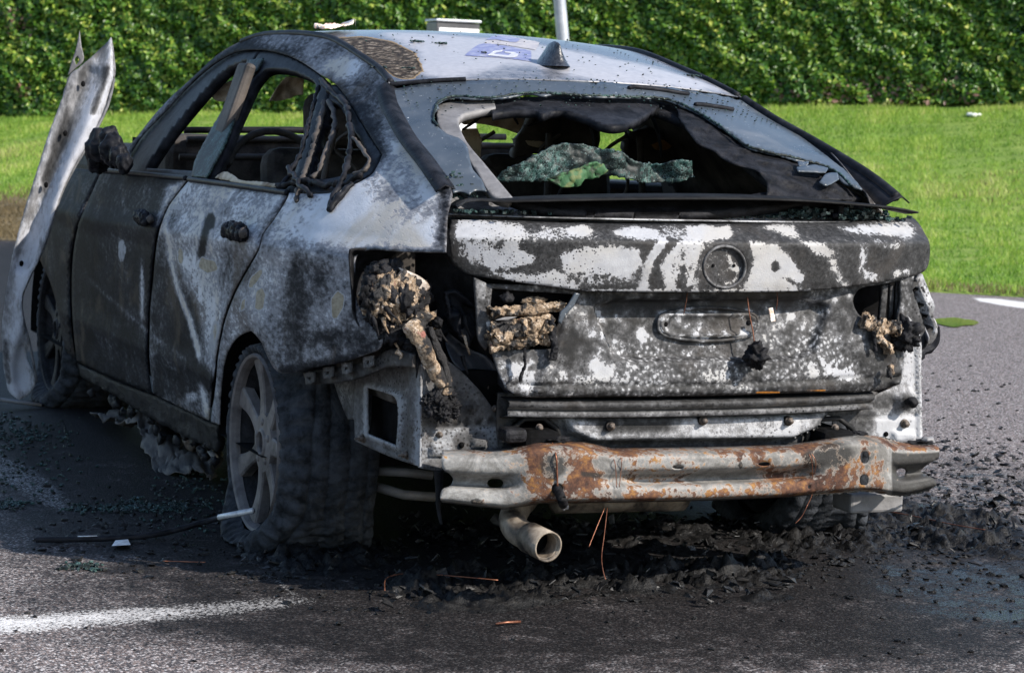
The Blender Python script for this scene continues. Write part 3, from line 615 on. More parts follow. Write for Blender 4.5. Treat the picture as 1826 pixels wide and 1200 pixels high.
# ---- tailgate upper band
zA = lambda p: Zc(780, 360, 1826/460, p); zB = lambda p: Zc(1220, 360, 1826/460, p)
lu = [(805, 392), (900, 393), (1000, 397), (1200, 399), (1450, 397), (1600, 391), (1626, 388), (1638, 398), (1650, 418), (1657, 432), (1658, 458), (1652, 480), (1645, 486), (1600, 498), (1520, 511), (1450, 518), (1350, 521), (1250, 521), (1100, 520), (1040, 519), (1000, 513), (930, 504), (860, 494), (832, 488), (816, 477), (806, 462), (802, 440), (801, 410)]
lu_ops = [('p', zA([(108, 105), (420, 140), (560, 160), (640, 220), (590, 272), (180, 268), (140, 330), (118, 290)]), .92, 5), ('p', zA([(640, 262), (680, 215), (760, 170), (900, 160), (1060, 175), (1120, 255), (900, 270)]), .58, 5), ('e', (1035, 411, 20, 9), .9, .4), ('p', zA([(1230, 212), (1400, 175), (1540, 200), (1580, 245), (1560, 265), (1440, 268), (1300, 245)]), .92, 4),
  ('p', zA([(1580, 175), (1826, 165), (1826, 270), (1600, 268)]), .55, 6), ('p', zA([(130, 285), (460, 283), (340, 340), (320, 400), (300, 445), (220, 440), (150, 380)]), .60, 5), ('p', zA([(340, 365), (400, 340), (470, 325), (480, 285), (565, 285), (570, 340), (690, 395), (660, 430), (540, 460), (390, 480), (335, 440)]), .95, 4),
  ('p', zA([(380, 500), (560, 525), (700, 530), (830, 490), (910, 520), (1000, 590), (990, 628), (700, 600), (520, 560)]), .90, 5), ('p', zA([(890, 380), (1000, 330), (1250, 318), (1430, 335), (1450, 430), (1380, 560), (1200, 560), (1010, 500), (890, 470)]), .86, 6), ('e', (1060, 500, 60, 12), .45, .5),
  ('l', (zA([(1595, 285), (1510, 400), (1480, 500), (1450, 610)]), 7.5), .93, 3), ('l', (zA([(1826, 300), (1720, 320), (1650, 400), (1620, 470), (1650, 590)]), 9), .86, 4), ('l', (zA([(1826, 440), (1750, 420), (1700, 440), (1690, 520)]), 5), .72, 4),
  ('p', zB([(0, 285), (185, 295), (180, 345), (120, 420), (85, 520), (150, 600), (60, 620), (0, 600), (0, 500), (60, 440), (0, 400)]), .62, 5), ('p', zB([(470, 290), (640, 305), (740, 380), (850, 540), (820, 600), (680, 620), (400, 610), (440, 520), (490, 420)]), .92, 5), ('p', zB([(700, 540), (760, 545), (860, 600), (760, 585)]), .1, 3), ('e', (1382, 476, 8, 10), .1, .5),
  ('p', zB([(30, 190), (120, 168), (220, 185), (310, 165), (335, 250), (130, 278), (60, 255)]), .93, 4), ('p', zB([(560, 175), (700, 160), (770, 165), (820, 250), (780, 262), (690, 225)]), .80, 4), ('p', zB([(1110, 190), (1250, 165), (1560, 145), (1625, 200), (1615, 268), (1450, 240), (1250, 230)]), .80, 6),
  ('p', zB([(820, 280), (1000, 288), (1060, 350), (1040, 420), (960, 390)]), .78, 4), ('l', (zB([(1050, 430), (1080, 500), (1130, 590)]), 7), .62, 5), ('p', zB([(1240, 300), (1300, 330), (1285, 480), (1390, 510), (1400, 552), (1260, 556), (1240, 500)]), .62, 5), ('p', zB([(1480, 490), (1590, 478), (1590, 512), (1490, 530)]), .78, 4), ('e', (1590, 438, 18, 5), .66, .6), ('e', (1575, 430, 40, 8), .40, .6),
  ('e', (1292, 476, 47, 47), .22, .22), ('e', (1285, 474, 28, 26), .36, .5), ('p', zB([(330, 400), (400, 470), (390, 500), (350, 480)]), .8, 3), ('p', zB([(300, 340), (360, 470), (400, 480), (360, 560), (300, 580), (390, 540), (330, 400)]), .9, 3), ('l', (lu[-6:]+[lu[0]], 9), .12, 6), ('l', ([(1040, 518), (1250, 520), (1450, 517)], 2), .75, 2)]
lprof = ([.70, .765, .79, .83, .884, .889, .925, .940, .947, .97], [-.945, -.955, -.962, -.968, -.975, -.973, -.905, -.874, -.858, -.82])
LUs = SY(0, .125, 3.0, lprof)
badge_rel = [('e', (1292, 476, 36, 36), .007, .14)]
LU = panel('tailgate', lu, LUs, M['lid'], CAR, step=4.2, fmul=2.2, th=.006, ash=.20, ops=lu_ops, relief=badge_rel, rough=.0010, rs=14)
th_ = np.linspace(0, 2*math.pi, 49)[:-1]
br = LUs(np.stack([1292+37*np.cos(th_), 476+37*np.sin(th_)], 1)); br = np.concatenate([br, br[:1]]); tube('badge_recess', br, .0035, M['rear'], LU, 8, False)
COL.objects['badge_recess'].data.attributes.new('ash', 'FLOAT', 'POINT').data.foreach_set("value", [.45]*len(COL.objects['badge_recess'].data.vertices))
for px in (1274, 1311): lump('badge_hole', LUs([(px, 474)])[0]+[0, .0065, 0], (.0045, .003, .0045), M['hole'], LU, 0, sub=2)
# return flange under the band
be = resample([(806, 462), (816, 477), (832, 488), (860, 494), (930, 504), (1000, 513), (1040, 519), (1250, 521), (1350, 521), (1450, 518), (1520, 511), (1600, 498), (1645, 486)], 6, False)
E0 = LUs(be); fl = [[p+np.array([0, .002, 0]), p+np.array([0, .03, .004]), p+np.array([0, .062, .010])] for p in E0]
sheet('tailgate_flange', fl, M['char'], LU, .002)
# ---- tailgate lower panel with the number-plate recess
zC = lambda p: Zc(860, 500, 1826/440, p); zD = lambda p: Zc(1260, 500, 1826/440, p)
ll = [(856, 506), (1000, 509), (1250, 512), (1500, 508), (1612, 492), (1630, 490), (1624, 540), (1612, 610), (1608, 660), (1600, 682), (1586, 691), (1560, 697), (1450, 700), (1250, 706), (1000, 708), (940, 708), (916, 702), (900, 686), (887, 660), (877, 625), (866, 570)]
hl = [(878, 514), (950, 520), (1022, 524), (1012, 548), (996, 575), (985, 600), (984, 622), (930, 624), (882, 622), (874, 570)]
hr = [(1518, 536), (1524, 526), (1532, 516), (1570, 507), (1606, 500), (1606, 540), (1600, 574), (1560, 571), (1535, 566), (1522, 550)]
ll_ops = [('p', zC([(60, 480), (330, 560), (520, 640), (440, 850), (200, 860), (80, 620)]), .58, 10), ('p', zC([(120, 560), (200, 600), (340, 620), (400, 770), (410, 850), (260, 850), (300, 700), (150, 640)]), .86, 6), ('p', zC([(830, 575), (900, 600), (980, 700), (965, 735), (810, 712), (800, 620)]), .98, 4), ('p', zC([(860, 185), (920, 165), (905, 300), (850, 330)]), .90, 5), ('p', zC([(740, 170), (830, 170), (860, 320), (880, 430), (820, 480), (790, 380), (730, 280)]), .62, 6), ('p', zC([(1195, 330), (1255, 330), (1260, 420), (1230, 480), (1175, 430)]), .85, 4),
  ('p', zC([(550, 650), (700, 660), (980, 720), (1300, 740), (1300, 780), (900, 770), (560, 765)]), .72, 6), ('p', zC([(540, 380), (800, 430), (800, 560), (560, 600)]), .28, 12), ('p', zC([(880, 430), (1000, 350), (1060, 560), (1280, 640), (1280, 720), (1000, 680)]), .55, 10), ('p', zC([(1560, 730), (1650, 680), (1826, 640), (1826, 750), (1560, 765)]), .74, 6),
  ('p', zC([(740, 90), (1826, 90), (1826, 215), (1020, 215), (760, 150)]), .27, 6), ('p', [(1300, 520), (1440, 520), (1430, 548), (1300, 550)], .24, 6), ('p', zC([(500, 772), (1826, 770), (1826, 850), (560, 850)]), .36, 6),  # dark band at the top paints the shadow cast by the overhang above
  ('p', zD([(860, 600), (900, 620), (1000, 665), (1180, 712), (1150, 755), (1000, 730), (880, 700)]), .96, 5), ('p', zD([(740, 625), (800, 615), (850, 660), (850, 725), (740, 735)]), .80, 5), ('p', zD([(830, 385), (890, 375), (900, 420), (870, 465), (835, 440)]), .9, 4), ('p', zD([(800, 170), (960, 180), (960, 300), (1050, 480), (780, 520), (770, 300)]), .46, 8), ('p', zD([(1020, 120), (1060, 260), (1130, 340), (1235, 410), (1230, 460), (1090, 380), (1010, 260)]), .60, 6), ('p', zD([(1080, 520), (1400, 480), (1430, 700), (1200, 700)]), .22, 12),
  ('p', zD([(20, 650), (130, 660), (150, 730), (30, 730)]), .8, 5), ('p', zD([(430, 720), (600, 690), (640, 740), (440, 750)]), .68, 5), ('p', zD([(380, 750), (1200, 750), (1400, 740), (1380, 800), (400, 830)]), .26, 6), ('l', ([(1183, 559), (1355, 558)], 3), .72, 3), ('l', ([(1183, 602), (1355, 600)], 3), .78, 3)]
ll_rust = [('l', (zD([(370, 832), (560, 825), (880, 818)]), 2.2), .85, 2.5)]
slot = [(1180, 580), (1184, 566), (1197, 559), (1340, 558), (1355, 566), (1359, 579), (1354, 593), (1340, 601), (1200, 602), (1184, 594)]
slot_i = [(1189, 580), (1192, 571), (1200, 566), (1338, 565), (1348, 571), (1351, 579), (1347, 589), (1338, 594), (1202, 595), (1192, 590)]
ll_rel = [('l', ([(1042, 520), (1008, 585), (994, 640), (960, 690)], 9), -.014, 6), ('l', ([(1503, 520), (1522, 562), (1556, 598), (1590, 640), (1598, 680)], 9), -.014, 6), ('p', [(1060, 548), (1100, 536), (1440, 534), (1478, 546), (1452, 626), (1420, 640), (1130, 642), (1095, 632)], .030, 5), ('p', slot, .014, 2.5), ('p', slot_i, .024, 2.5), ('l', ([(880, 687), (1250, 688), (1600, 672)], 4), .008, 4), ('p', [(1040, 500), (1080, 500), (1010, 660), (985, 690), (960, 680), (1000, 620)], -.005, 14), ('p', [(1470, 510), (1500, 510), (1560, 600), (1590, 650), (1560, 680), (1500, 610)], -.006, 14)]
LLs = SY(0, .05, 2.5, ([.4, .50, .515, .53, .56, .65, .78, .85], [-.905, -.912, -.925, -.928, -.925, -.915, -.900, -.88]))
LL = panel('tailgate_lower', ll, LLs, M['low'], CAR, holes=[hl, hr], step=4.2, fmul=1.8, th=.012, ash=.49, ops=ll_ops, rust=ll_rust, relief=ll_rel, rough=.0022, rs=12)
sl = LLs(np.array(resample(slot, 4)))+[0, .021, 0]; sl = np.concatenate([sl, sl[:1]]); sr_ = tube('plate_recess', sl, .0042, M['low'], LL, 8, False); sr_.data.attributes.new('ash', 'FLOAT', 'POINT').data.foreach_set('value', [.46]*len(sr_.data.vertices))
for px, py in ((1194, 580), (1343, 577)): lump('plate_hole', LLs([(px, py)])[0]+[0, .0235, 0], (.007, .004, .007), M['hole'], LL, 0, sub=2)
# ---- left lamp pocket, corner panels, rear panel
panel('lamp_pocket', [(628, 446), (798, 446), (808, 466), (860, 496), (880, 620), (905, 705), (890, 745), (840, 735), (770, 690), (690, 640), (640, 575)], SY(-.705), M['char'], CAR, step=5, th=.004, relief=[('p', [(640, 455), (790, 455), (800, 560), (700, 600), (650, 560)], .09, 30), ('l', ([(830, 500), (850, 600), (900, 720)], 22), -.05, 12)], rough=.01, rs=12)
panel('seal_channel', zl([(640, 560), (740, 640), (820, 680), (880, 790), (930, 860), (1000, 880), (960, 905), (880, 920), (830, 900), (760, 850), (720, 760), (650, 690)]), SY(-.765), plain('dark blue-black steel', (.012, .014, .018), (.05, .056, .07), 9, .42, .002, c2=(.08, .085, .10)), CAR, step=5, relief=[('l', (zl([(640, 600), (740, 700), (820, 820), (900, 900)]), 14), .04, 14)], th=.003)
lp = [('l', (zl([(600, 400), (610, 480), (650, 470), (660, 560), (700, 600)]), 8), -.03, 6), ('l', (zl([(600, 370), (640, 360), (700, 400), (730, 430)]), 5), -.03, 4)]
panel('lamp_bracket', zl([(597, 375), (620, 358), (660, 362), (715, 400), (735, 425), (720, 440), (690, 425), (700, 460), (745, 475), (750, 560), (735, 590), (715, 610), (700, 580), (640, 545), (612, 500), (605, 430)]), SY(-.765), M['seal'], CAR, step=3.5, relief=lp, th=.012, rough=.006, rs=14)
panel('lid_edge_frame', zl([(745, 300), (800, 325), (812, 440), (830, 560), (800, 640), (770, 600), (758, 480)]), SY(-.875), M['rear'], CAR, step=4, th=.01, ash=.35, ops=[('p', zl([(750, 320), (800, 330), (805, 400), (760, 400)]), .65, 4)])
rcx = burnt('shaded sooty corner steel', gs_((0, .014), (.25, .04), (.45, .09), (.65, .17), (1, .29)), light=[(0, (.16, .165, .18)), (.5, (.24, .248, .265)), (1, (.33, .34, .36))], a=.36, sa=14, b=.36, sb=80, thr=.68, crisp=.12, pit=.3, spit=90, spec=.1)  # darker copy of the bare steel; the left corner's shade is in its tone
SBX = lambda q: hit(lambda P: -P[:, 0]-(.708+.17*(P[:, 1]+.80)), q, 4.5, 9)
bxo = [(633, 687), (637, 671), (670, 658), (702, 645), (729, 640), (750, 648), (748, 832), (690, 812), (633, 786)]
bxh = [(659, 691), (700, 703), (708, 707), (713, 717), (711, 794), (659, 773)]
BX = panel('bumper_corner_frame', bxo, SBX, rcx, CAR, holes=[bxh], step=4, th=.006, ash=.46, ops=[('l', (bxh+[bxh[0]], 9), .72, 4), ('l', ([(752, 645), (748, 832)], 8), .75, 5)], relief=[('l', (bxh+[bxh[0]], 8), -.008, 3), ('l', ([(738, 650), (736, 820)], 5), -.008, 4), ('l', (zl([(240, 860), (215, 920), (255, 1000)]), 3), -.006, 2)], rdir=(1, 0, 0))
panel('bumper_corner_frame', [(748, 640), (790, 640), (850, 690), (890, 738), (908, 745), (905, 800), (892, 830), (830, 845), (747, 834)], SY(-.80), rcx, CAR, step=4.5, th=.006, ash=.48, ops=[('l', ([(752, 645), (750, 832)], 7), .75, 5), ('e', (800, 740, 40, 40), .22, .6), ('p', zl([(500, 1000), (840, 995), (850, 1080), (500, 1170)]), .66, 6), ('e', (838, 790, 30, 22), .3, .5)] +
  [('e', (560+x/2.609, 380+y/2.609, 5, 6), .0, .4) for x, y in ((610, 968), (660, 975), (712, 968), (765, 970), (825, 960), (720, 905))], relief=[('p', zl([(540, 1070), (640, 1075), (640, 1125), (540, 1125)]), -.012, 2), ('p', zl([(735, 1045), (800, 1050), (800, 1095), (735, 1095)]), -.012, 2), ('l', (zl([(510, 998), (840, 995)]), 2), .008, 2), ('l', (zl([(850, 960), (850, 1090)]), 3), -.012, 3), ('e', (836, 728, 7, 7), -.012, .5)], rough=.002)
lump('corner_hole', SY(-.80)([(822, 793)])[0]+[0, -.004, 0], (.007, .006, .008), M['hole'], BX, 0, sub=2)
for px, py, s_f in ((649, 781, SBX), (727, 810, SBX)):
    p = s_f([(px, py)])[0]; nut('bolt', p, (-.013, -.004, 0), .009, M['bolt'], BX); tube('bolt_stud', [p, p+[-.026, -.009, .0]], .0035, M['bolt'], BX, 8)
for x, y in ((582, 1030), (840, 908)): nut('bolt', SY(-.80)([(560+x/2.609, 380+y/2.609)])[0], (0, -.012, 0), .006, M['bolt'], BX)
panel('wheel_house_bracket', [(593, 676), (634, 676), (634, 748), (620, 748), (609, 722)], lambda q: hit(lambda P: -P[:, 0]-(.745+.12*(P[:, 1]+.55)), q, 4.5, 9), M['rear'], CAR, step=4, th=.004, ash=.45)
BR = panel('bumper_bracket', [(540, 665), (600, 654), (660, 642), (700, 622), (735, 632), (735, 655), (690, 655), (640, 674), (590, 684), (548, 686)], SIDE(.035), M['rear'], CAR, step=4, th=.01, ash=.32)
for px, py in ((552, 674), (584, 664), (617, 656), (655, 645)):
    w = 9; panel('clip_tab', [(px-w, py-9), (px+w, py-11), (px+w, py+7), (px+4, py+11), (px-w+2, py+12)], SIDE(.018), M['rear'], BR, holes=[[(px-3, py-1), (px+3, py-2), (px+3, py+3), (px-3, py+4)]], step=2.5, th=.006, ash=.4, smooth=False)
# box insides
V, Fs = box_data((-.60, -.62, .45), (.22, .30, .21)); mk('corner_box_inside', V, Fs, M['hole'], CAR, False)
for i in range(7):
    p = SBX([(665+rng.random()*42, 715+rng.random()*62)])[0]+[.06, 0, 0]; lump('corner_box_rubble', p, (.02, .02, .02), M['resid'] if i == 0 else M['char'], CAR, .6, 2, i*3.1, 3)

RP = panel('rear_panel', [(888, 700), (1000, 700), (1250, 700), (1540, 694), (1566, 700), (1530, 740), (1524, 800), (1500, 840), (1250, 848), (900, 840), (886, 770)], SY(-.845, .03), M['rear'], CAR, step=4.5, th=.006, ash=.42,
  holes=[[(908, 792), (912, 760), (935, 744), (968, 743), (992, 762), (1003, 795)], [(1444, 795), (1448, 762), (1476, 740), (1504, 752), (1520, 790)]],
  ops=[('p', [(1002, 744), (1430, 740), (1470, 725), (1440, 760), (1400, 778), (1050, 784), (1012, 768)], .66, 6), ('p', [(1210, 745), (1430, 738), (1410, 776), (1210, 781)], .74, 8), ('p', [(1040, 742), (1190, 744), (1180, 765), (1060, 768)], .26, 10), ('p', [(900, 785), (1450, 785), (1450, 850), (900, 850)], .28, 5), ('e', (900, 740, 30, 60), .3, .6), ('l', ([(1050, 775), (1200, 777)], 6), .72, 5)],
  relief=[('p', [(1000, 742), (1250, 740), (1430, 738), (1475, 720), (1450, 760), (1405, 779), (1050, 784), (1012, 768)], -.035, 5)])
for px, py in ((1087, 759), (1252, 749), (1405, 750)):
    p = SY(-.88, .03)([(px, py)])[0]; tube('bolt', [p+[0, .004, 0], p+[0, -.006, 0]], .0125, M['rear'], RP, 16); tube('bolt_stud', [p, p+[0, -.020, 0]], .0065, M['bolt'], RP, 8); nut('bolt_nut', p+[0, -.005, 0], (0, -.010, 0), .0085, M['bolt'], RP)
# loading sill: folded strip under the lid
ls = []
for q in resample([(905, 712), (1000, 714), (1250, 712), (1450, 706), (1556, 700)], 8, False):
    o_ = at(q[0], q[1], 1, -.905+.03*((q[0]-1250)/330)**2)
    ls.append([o_+np.array([0, dy, dz]) for dy, dz in ((.10, .004), (.0, .0), (-.012, -.006), (-.012, -.016), (.004, -.024), (-.004, -.030), (-.004, -.040), (.05, -.052))])
ks = len(ls); sheet('loading_sill', ls, M['rear'], CAR, .003, {'ash': [v for i in range(ks) for v in (.1, .2, .30, .34, .10, .46, .56, .2)], 'tan': [0]*ks*8, 'rust': [0]*ks*8})
# crash boxes
for px in (955, 1482):
    c = at(px, 772, 1, -.86); cb = rbox('crash_box', c+[0, .05, -.018], (.095, .20, .060), M['hole'], CAR, .016); tube('crash_box_flange', [at(a, b, 1, -.852) for a, b in [(px-46, 795), (px-42, 765), (px-20, 747), (px+14, 746), (px+38, 764), (px+46, 795)]], .007, M['rear'], cb, 8); nut('bolt', at(px+6, 762, 1, -.875), (0, -.012, 0), .007, M['bolt'], cb)
    COL.objects['crash_box_flange' + ('' if px == 955 else '.001')].data.attributes.new('ash', 'FLOAT', 'POINT')
rbox('crash_box_stub', at(915, 778, 1, -.93)+[0.01, .03, 0], (.06, .06, .035), M['char'], CAR, .012)
CR = panel('bumper_corner_frame', [(1522, 738), (1545, 712), (1575, 698), (1592, 690), (1606, 665), (1612, 610), (1616, 560), (1638, 590), (1641, 700), (1643, 784), (1600, 800), (1524, 805)], SY(-.80), M['rear'], CAR, step=4.5, th=.006, ash=.72, ops=[('p', [(1522, 730), (1560, 705), (1560, 760), (1530, 800)], .40, 10), ('e', (1615, 715, 14, 14), .2, .5), ('e', (1575, 715, 20, 14), .35, .5), ('p', [(1560, 745), (1640, 740), (1643, 784), (1570, 795)], .95, 6), ('e', (1625, 660, 15, 40), .9, .6)],
  relief=[('e', (1612, 712, 16, 16), -.02, .5), ('l', ([(1530, 744), (1640, 741)], 2), .006, 2), ('p', [(1590, 770), (1628, 768), (1630, 784), (1594, 788)], -.012, 2), ('l', ([(1636, 600), (1640, 782)], 3), -.01, 2)], rough=.003)
lump('rubber_stop', SY(-.80)([(1615, 714)])[0]+[0, -.03, 0], (.016, .02, .014), M['char'], CR, .25, sub=3)
nut('bolt', SY(-.80)([(1612, 755)])[0], (0, -.016, 0), .009, M['bolt'], CR); lump('corner_hole', SY(-.80)([(1580, 774)])[0], (.007, .005, .007), M['hole'], CR, 0, sub=2)
panel('lamp_pocket', [(1500, 490), (1622, 480), (1628, 560), (1625, 620), (1600, 640), (1510, 600)], SY(-.74), M['hole'], CAR, step=8, th=.004)
for pts in ([(1574, 508), (1584, 508), (1578, 574), (1568, 574)], [(1600, 500), (1618, 500), (1608, 576), (1596, 576)], [(1588, 510), (1594, 510), (1592, 560), (1586, 570)]):
    panel('lamp_strut', pts, SY(-.845), M['rear'], CAR, step=3, th=.012, ash=.36, smooth=False)
panel('lamp_tower', [(1618, 496), (1636, 498), (1652, 540), (1668, 575), (1672, 592), (1662, 612), (1642, 622), (1634, 600), (1618, 575), (1612, 530)], SY(-.77), M['rear'], CAR, step=4, th=.03, ash=.36, ops=[('l', ([(1634, 500), (1650, 540), (1668, 590)], 4), .75, 3)], relief=[('l', ([(1630, 500), (1646, 545), (1660, 590)], 4), .03, 5)])
# bumper skin stub at the right corner
bs = panel('bumper_remnant', zD([(1575, 355), (1600, 350), (1700, 335), (1725, 340), (1728, 440), (1700, 500), (1640, 530), (1580, 545), (1572, 470)]), SY(-.62), M['seal'], CAR, step=3, th=.03, relief=[('p', zD([(1600, 380), (1700, 350), (1715, 420), (1690, 490), (1600, 520)]), .010, 6)])
panel('clip_tab', zD([(1590, 540), (1620, 530), (1615, 575), (1598, 590)]), SY(-.62), M['seal'], bs, step=2, th=.004, smooth=False)

# ---- melted lamp residue
RES = MB(); CHR = MB(); rpoly = np.array(zl([(230, 380), (260, 320), (330, 270), (420, 290), (470, 330), (520, 370), (515, 410), (490, 440), (530, 480), (545, 520), (510, 560), (470, 560), (430, 520), (380, 530), (330, 490), (270, 480), (235, 430)]))
def inpoly(poly):
    lo, hi = poly.min(0), poly.max(0)
    while True:
        p = lo+(hi-lo)*rng.random(2)
        if inside(p[None], poly)[0]: return p
for k in range(95):
    p = inpoly(rpoly); dd = min(pdist(p[None], rpoly)[0]/20, 1); r = .009+.016*rng.random(); V, Fs = lump_data(at(p[0], p[1], 1, -.775-.045*dd+rng.normal(0, .008)), (r*(.7+.6*rng.random()), r*.7, r*(.7+.9*rng.random())), .75, 2.4, k*1.7, 3, 6); (CHR if rng.random() < (.30 if dd > .5 else .6) else RES).add(V, Fs)
for k in range(70):
    p = inpoly(np.array(zl([(240, 330), (270, 250), (360, 240), (420, 280), (330, 330), (250, 400)]))) if k < 30 else inpoly(np.array(zl([(260, 480), (330, 500), (450, 540), (480, 620), (430, 640), (360, 600), (300, 540)]))); r = .006+.014*rng.random()
    V, Fs = lump_data(at(p[0], p[1], 1, -.79+rng.normal(0, .015)), (r, r*.8, r), .7, 2.2, k*2.3, 3, 5); CHR.add(V, Fs)
for k in range(26):
    p = inpoly(rpoly) if k < 12 else np.array([rng.uniform(690, 850), rng.uniform(560, 640)]); L_k = 14+46*rng.random(); yk = -.815+rng.normal(0, .012)
    pts_k = spline3([at(p[0], p[1], 1, yk), at(p[0]+rng.normal(4, 4), p[1]+L_k*.5, 1, yk-.008), at(p[0]+rng.normal(8, 6), p[1]+L_k, 1, yk-.004)], 6); V, Fs = tube_data(pts_k, np.linspace(.0065, .0018, len(pts_k))*(1+.4*fractal(pts_k, 60)), 7); mk('melted_strand', V, Fs, M['char'] if k % 3 else M['resid'], CAR)
RES.build('lamp_residue', M['resid'], CAR); CHR.build('lamp_char', M['char'], CAR)
pth = spline3([at(*p, 1, y) for p, y in (((730, 575), -.85), ((748, 600), -.87), ((765, 640), -.875), ((778, 668), -.87), ((790, 690), -.87))], 8)
rr_ = np.interp(np.linspace(0, 1, len(pth)), [0, .2, .5, .8, 1], [.018, .022, .019, .018, .008]); V, Fs = tube_data(pth, rr_, 14); V = np.array(V); V += fractal(V, 22, .8, 5)[:, None]*.007
mk('lamp_residue', V, Fs, M['resid'], CAR)
pth = spline3([at(*p, 1, y) for p, y in (((765, 585), -.84), ((785, 640), -.85), ((800, 680), -.85), ((795, 705), -.86))], 8); V, Fs = tube_data(pth, .011, 10); V = np.array(V); V += fractal(V, 26, .8, 5)[:, None]*.008; mk('lamp_residue', V, Fs, M['resid'], CAR)
for i, (px, py, r, y) in enumerate(((785, 720, .022, -.86), (770, 728, .017, -.86), (806, 722, .017, -.85), (790, 738, .016, -.86), (775, 710, .017, -.86), (800, 705, .014, -.85), (762, 716, .012, -.86), (735, 612, .018, -.83), (775, 600, .014, -.82), (790, 650, .013, -.83), (812, 738, .010, -.85), (752, 640, .012, -.85))):
    lump('charred_drip', at(px, py, 1, y), (r, r*.8, r), M['char'], CAR, .85, 2.6, i*5.3, 4, 6)
panel('lamp_shard', zl([(395, 255), (430, 265), (530, 320), (545, 345), (525, 362), (470, 345), (425, 300)]), SY(-.80), plain('scorched pale lens', (.16, .12, .09), (.36, .32, .29), 12, .4, .002), CAR, step=3, th=.005, rough=.01)
lump('lamp_socket', at(780, 575, 1, -.82), (.013, .014, .013), M['char'], CAR, .5, 2, 3.3, 3)
# residue in the lid lamp opening
panel('lamp_pocket', [(866, 505), (1035, 515), (1020, 620), (990, 640), (875, 640)], SY(-.845), M['hole'], CAR, step=10, th=.004)
def log(name, pts, y, r, mat, amp=.012, sd=0.0):
    pth = spline3([at(*p, 1, y) for p in pts], 16); V, Fs = tube_data(pth, r*.9, 24); V = np.array(V); V += np.stack([fractal(V, 34, .7, 5, sd+i*4) for i in range(3)], 1)*amp*.6+np.stack([fractal(V, 95, .6, 4, sd+i*4+20) for i in range(3)], 1)*amp*.45; return mk(name, V, Fs, mat, CAR)
log('lamp_residue', [(874, 556), (910, 554), (950, 552), (990, 546), (1006, 548)], -.895, .013, M['resid'], .012, 1)
log('lamp_residue', [(876, 583), (910, 578), (945, 570), (985, 566)], -.895, .009, M['resid'], .010, 2)
log('lamp_residue', [(876, 606), (905, 597), (930, 590), (955, 585), (980, 588)], -.905, .024, M['resid'], .018, 3)
log('lamp_residue', [(876, 620), (910, 612), (950, 606), (982, 607)], -.91, .012, M['resid'], .013, 4)
log('charred_drip', [(982, 570), (986, 600), (988, 625), (986, 642)], -.925, .009, M['char'], .006, 5)
log('lamp_residue', [(935, 620), (936, 650), (930, 668), (928, 680)], -.928, .004, M['char'], .004, 6)
lump('lamp_socket', at(904, 531, 1, -.88), (.016, .012, .014), M['char'], CAR, .5, 2, 1.3, 3); lump('lamp_residue', at(953, 536, 1, -.88), (.03, .012, .010), M['resid'], CAR, .5, 2, 2.3, 3)
panel('lamp_shard', [(1000, 556), (1012, 545), (1026, 522), (1034, 524), (1022, 548), (1008, 562), (1000, 578), (996, 574)], SY(-.935), M['sglass'], CAR, step=3, th=.006, smooth=False)
panel('lamp_shard', [(884, 571), (900, 566), (922, 565), (905, 571)], SY(-.93), M['trimgrey'], CAR, step=2, th=.004)
# right lid lamp residue
log('lamp_residue', [(1538, 572), (1560, 580), (1585, 582), (1605, 590)], -.91, .018, M['resid'], .016, 7)
log('lamp_residue', [(1560, 585), (1572, 605), (1584, 620), (1586, 632)], -.915, .012, M['resid'], .010, 8)
lump('charred_drip', at(1616, 598, 1, -.90), (.034, .03, .036), M['char'], CAR, .7, 2.5, 9.1, 4, 6)
log('charred_drip', [(1558, 590), (1560, 610), (1562, 626)], -.92, .006, M['char'], .004, 9); lump('charred_drip', at(1588, 662, 1, -.93), (.01, .008, .016), M['resid'], CAR, .6, 2, 4.4, 3)
BLOB = lump('melted_lump', LLs([(1337, 632)])[0]+[0, -.035, 0], (.026, .026, .027), M['char'], CAR, .7, 2.4, 2.2, 4, 6)
tube('hanging_wire', spline3([LLs([q])[0]+[0, -.02, 0] for q in ((1326, 528), (1330, 560), (1336, 590), (1339, 618))], 4), .0016, M['copper'], BLOB, 5)
panel('metal_tag', zD([(458, 208), (490, 202), (510, 300), (478, 308)]), SY(-.945), plain('scorched pale tag', (.5, .32, .22), (.78, .74, .70), 60, .5), CAR, step=2, th=.002)
for a in ([(1222, 522), (1221, 535), (1216, 560)], [(1382, 520), (1383, 535), (1381, 552)]): tube('hanging_wire', [LLs([q])[0]+[0, -.01, 0] for q in a], .0012, M['copper'], CAR, 5)

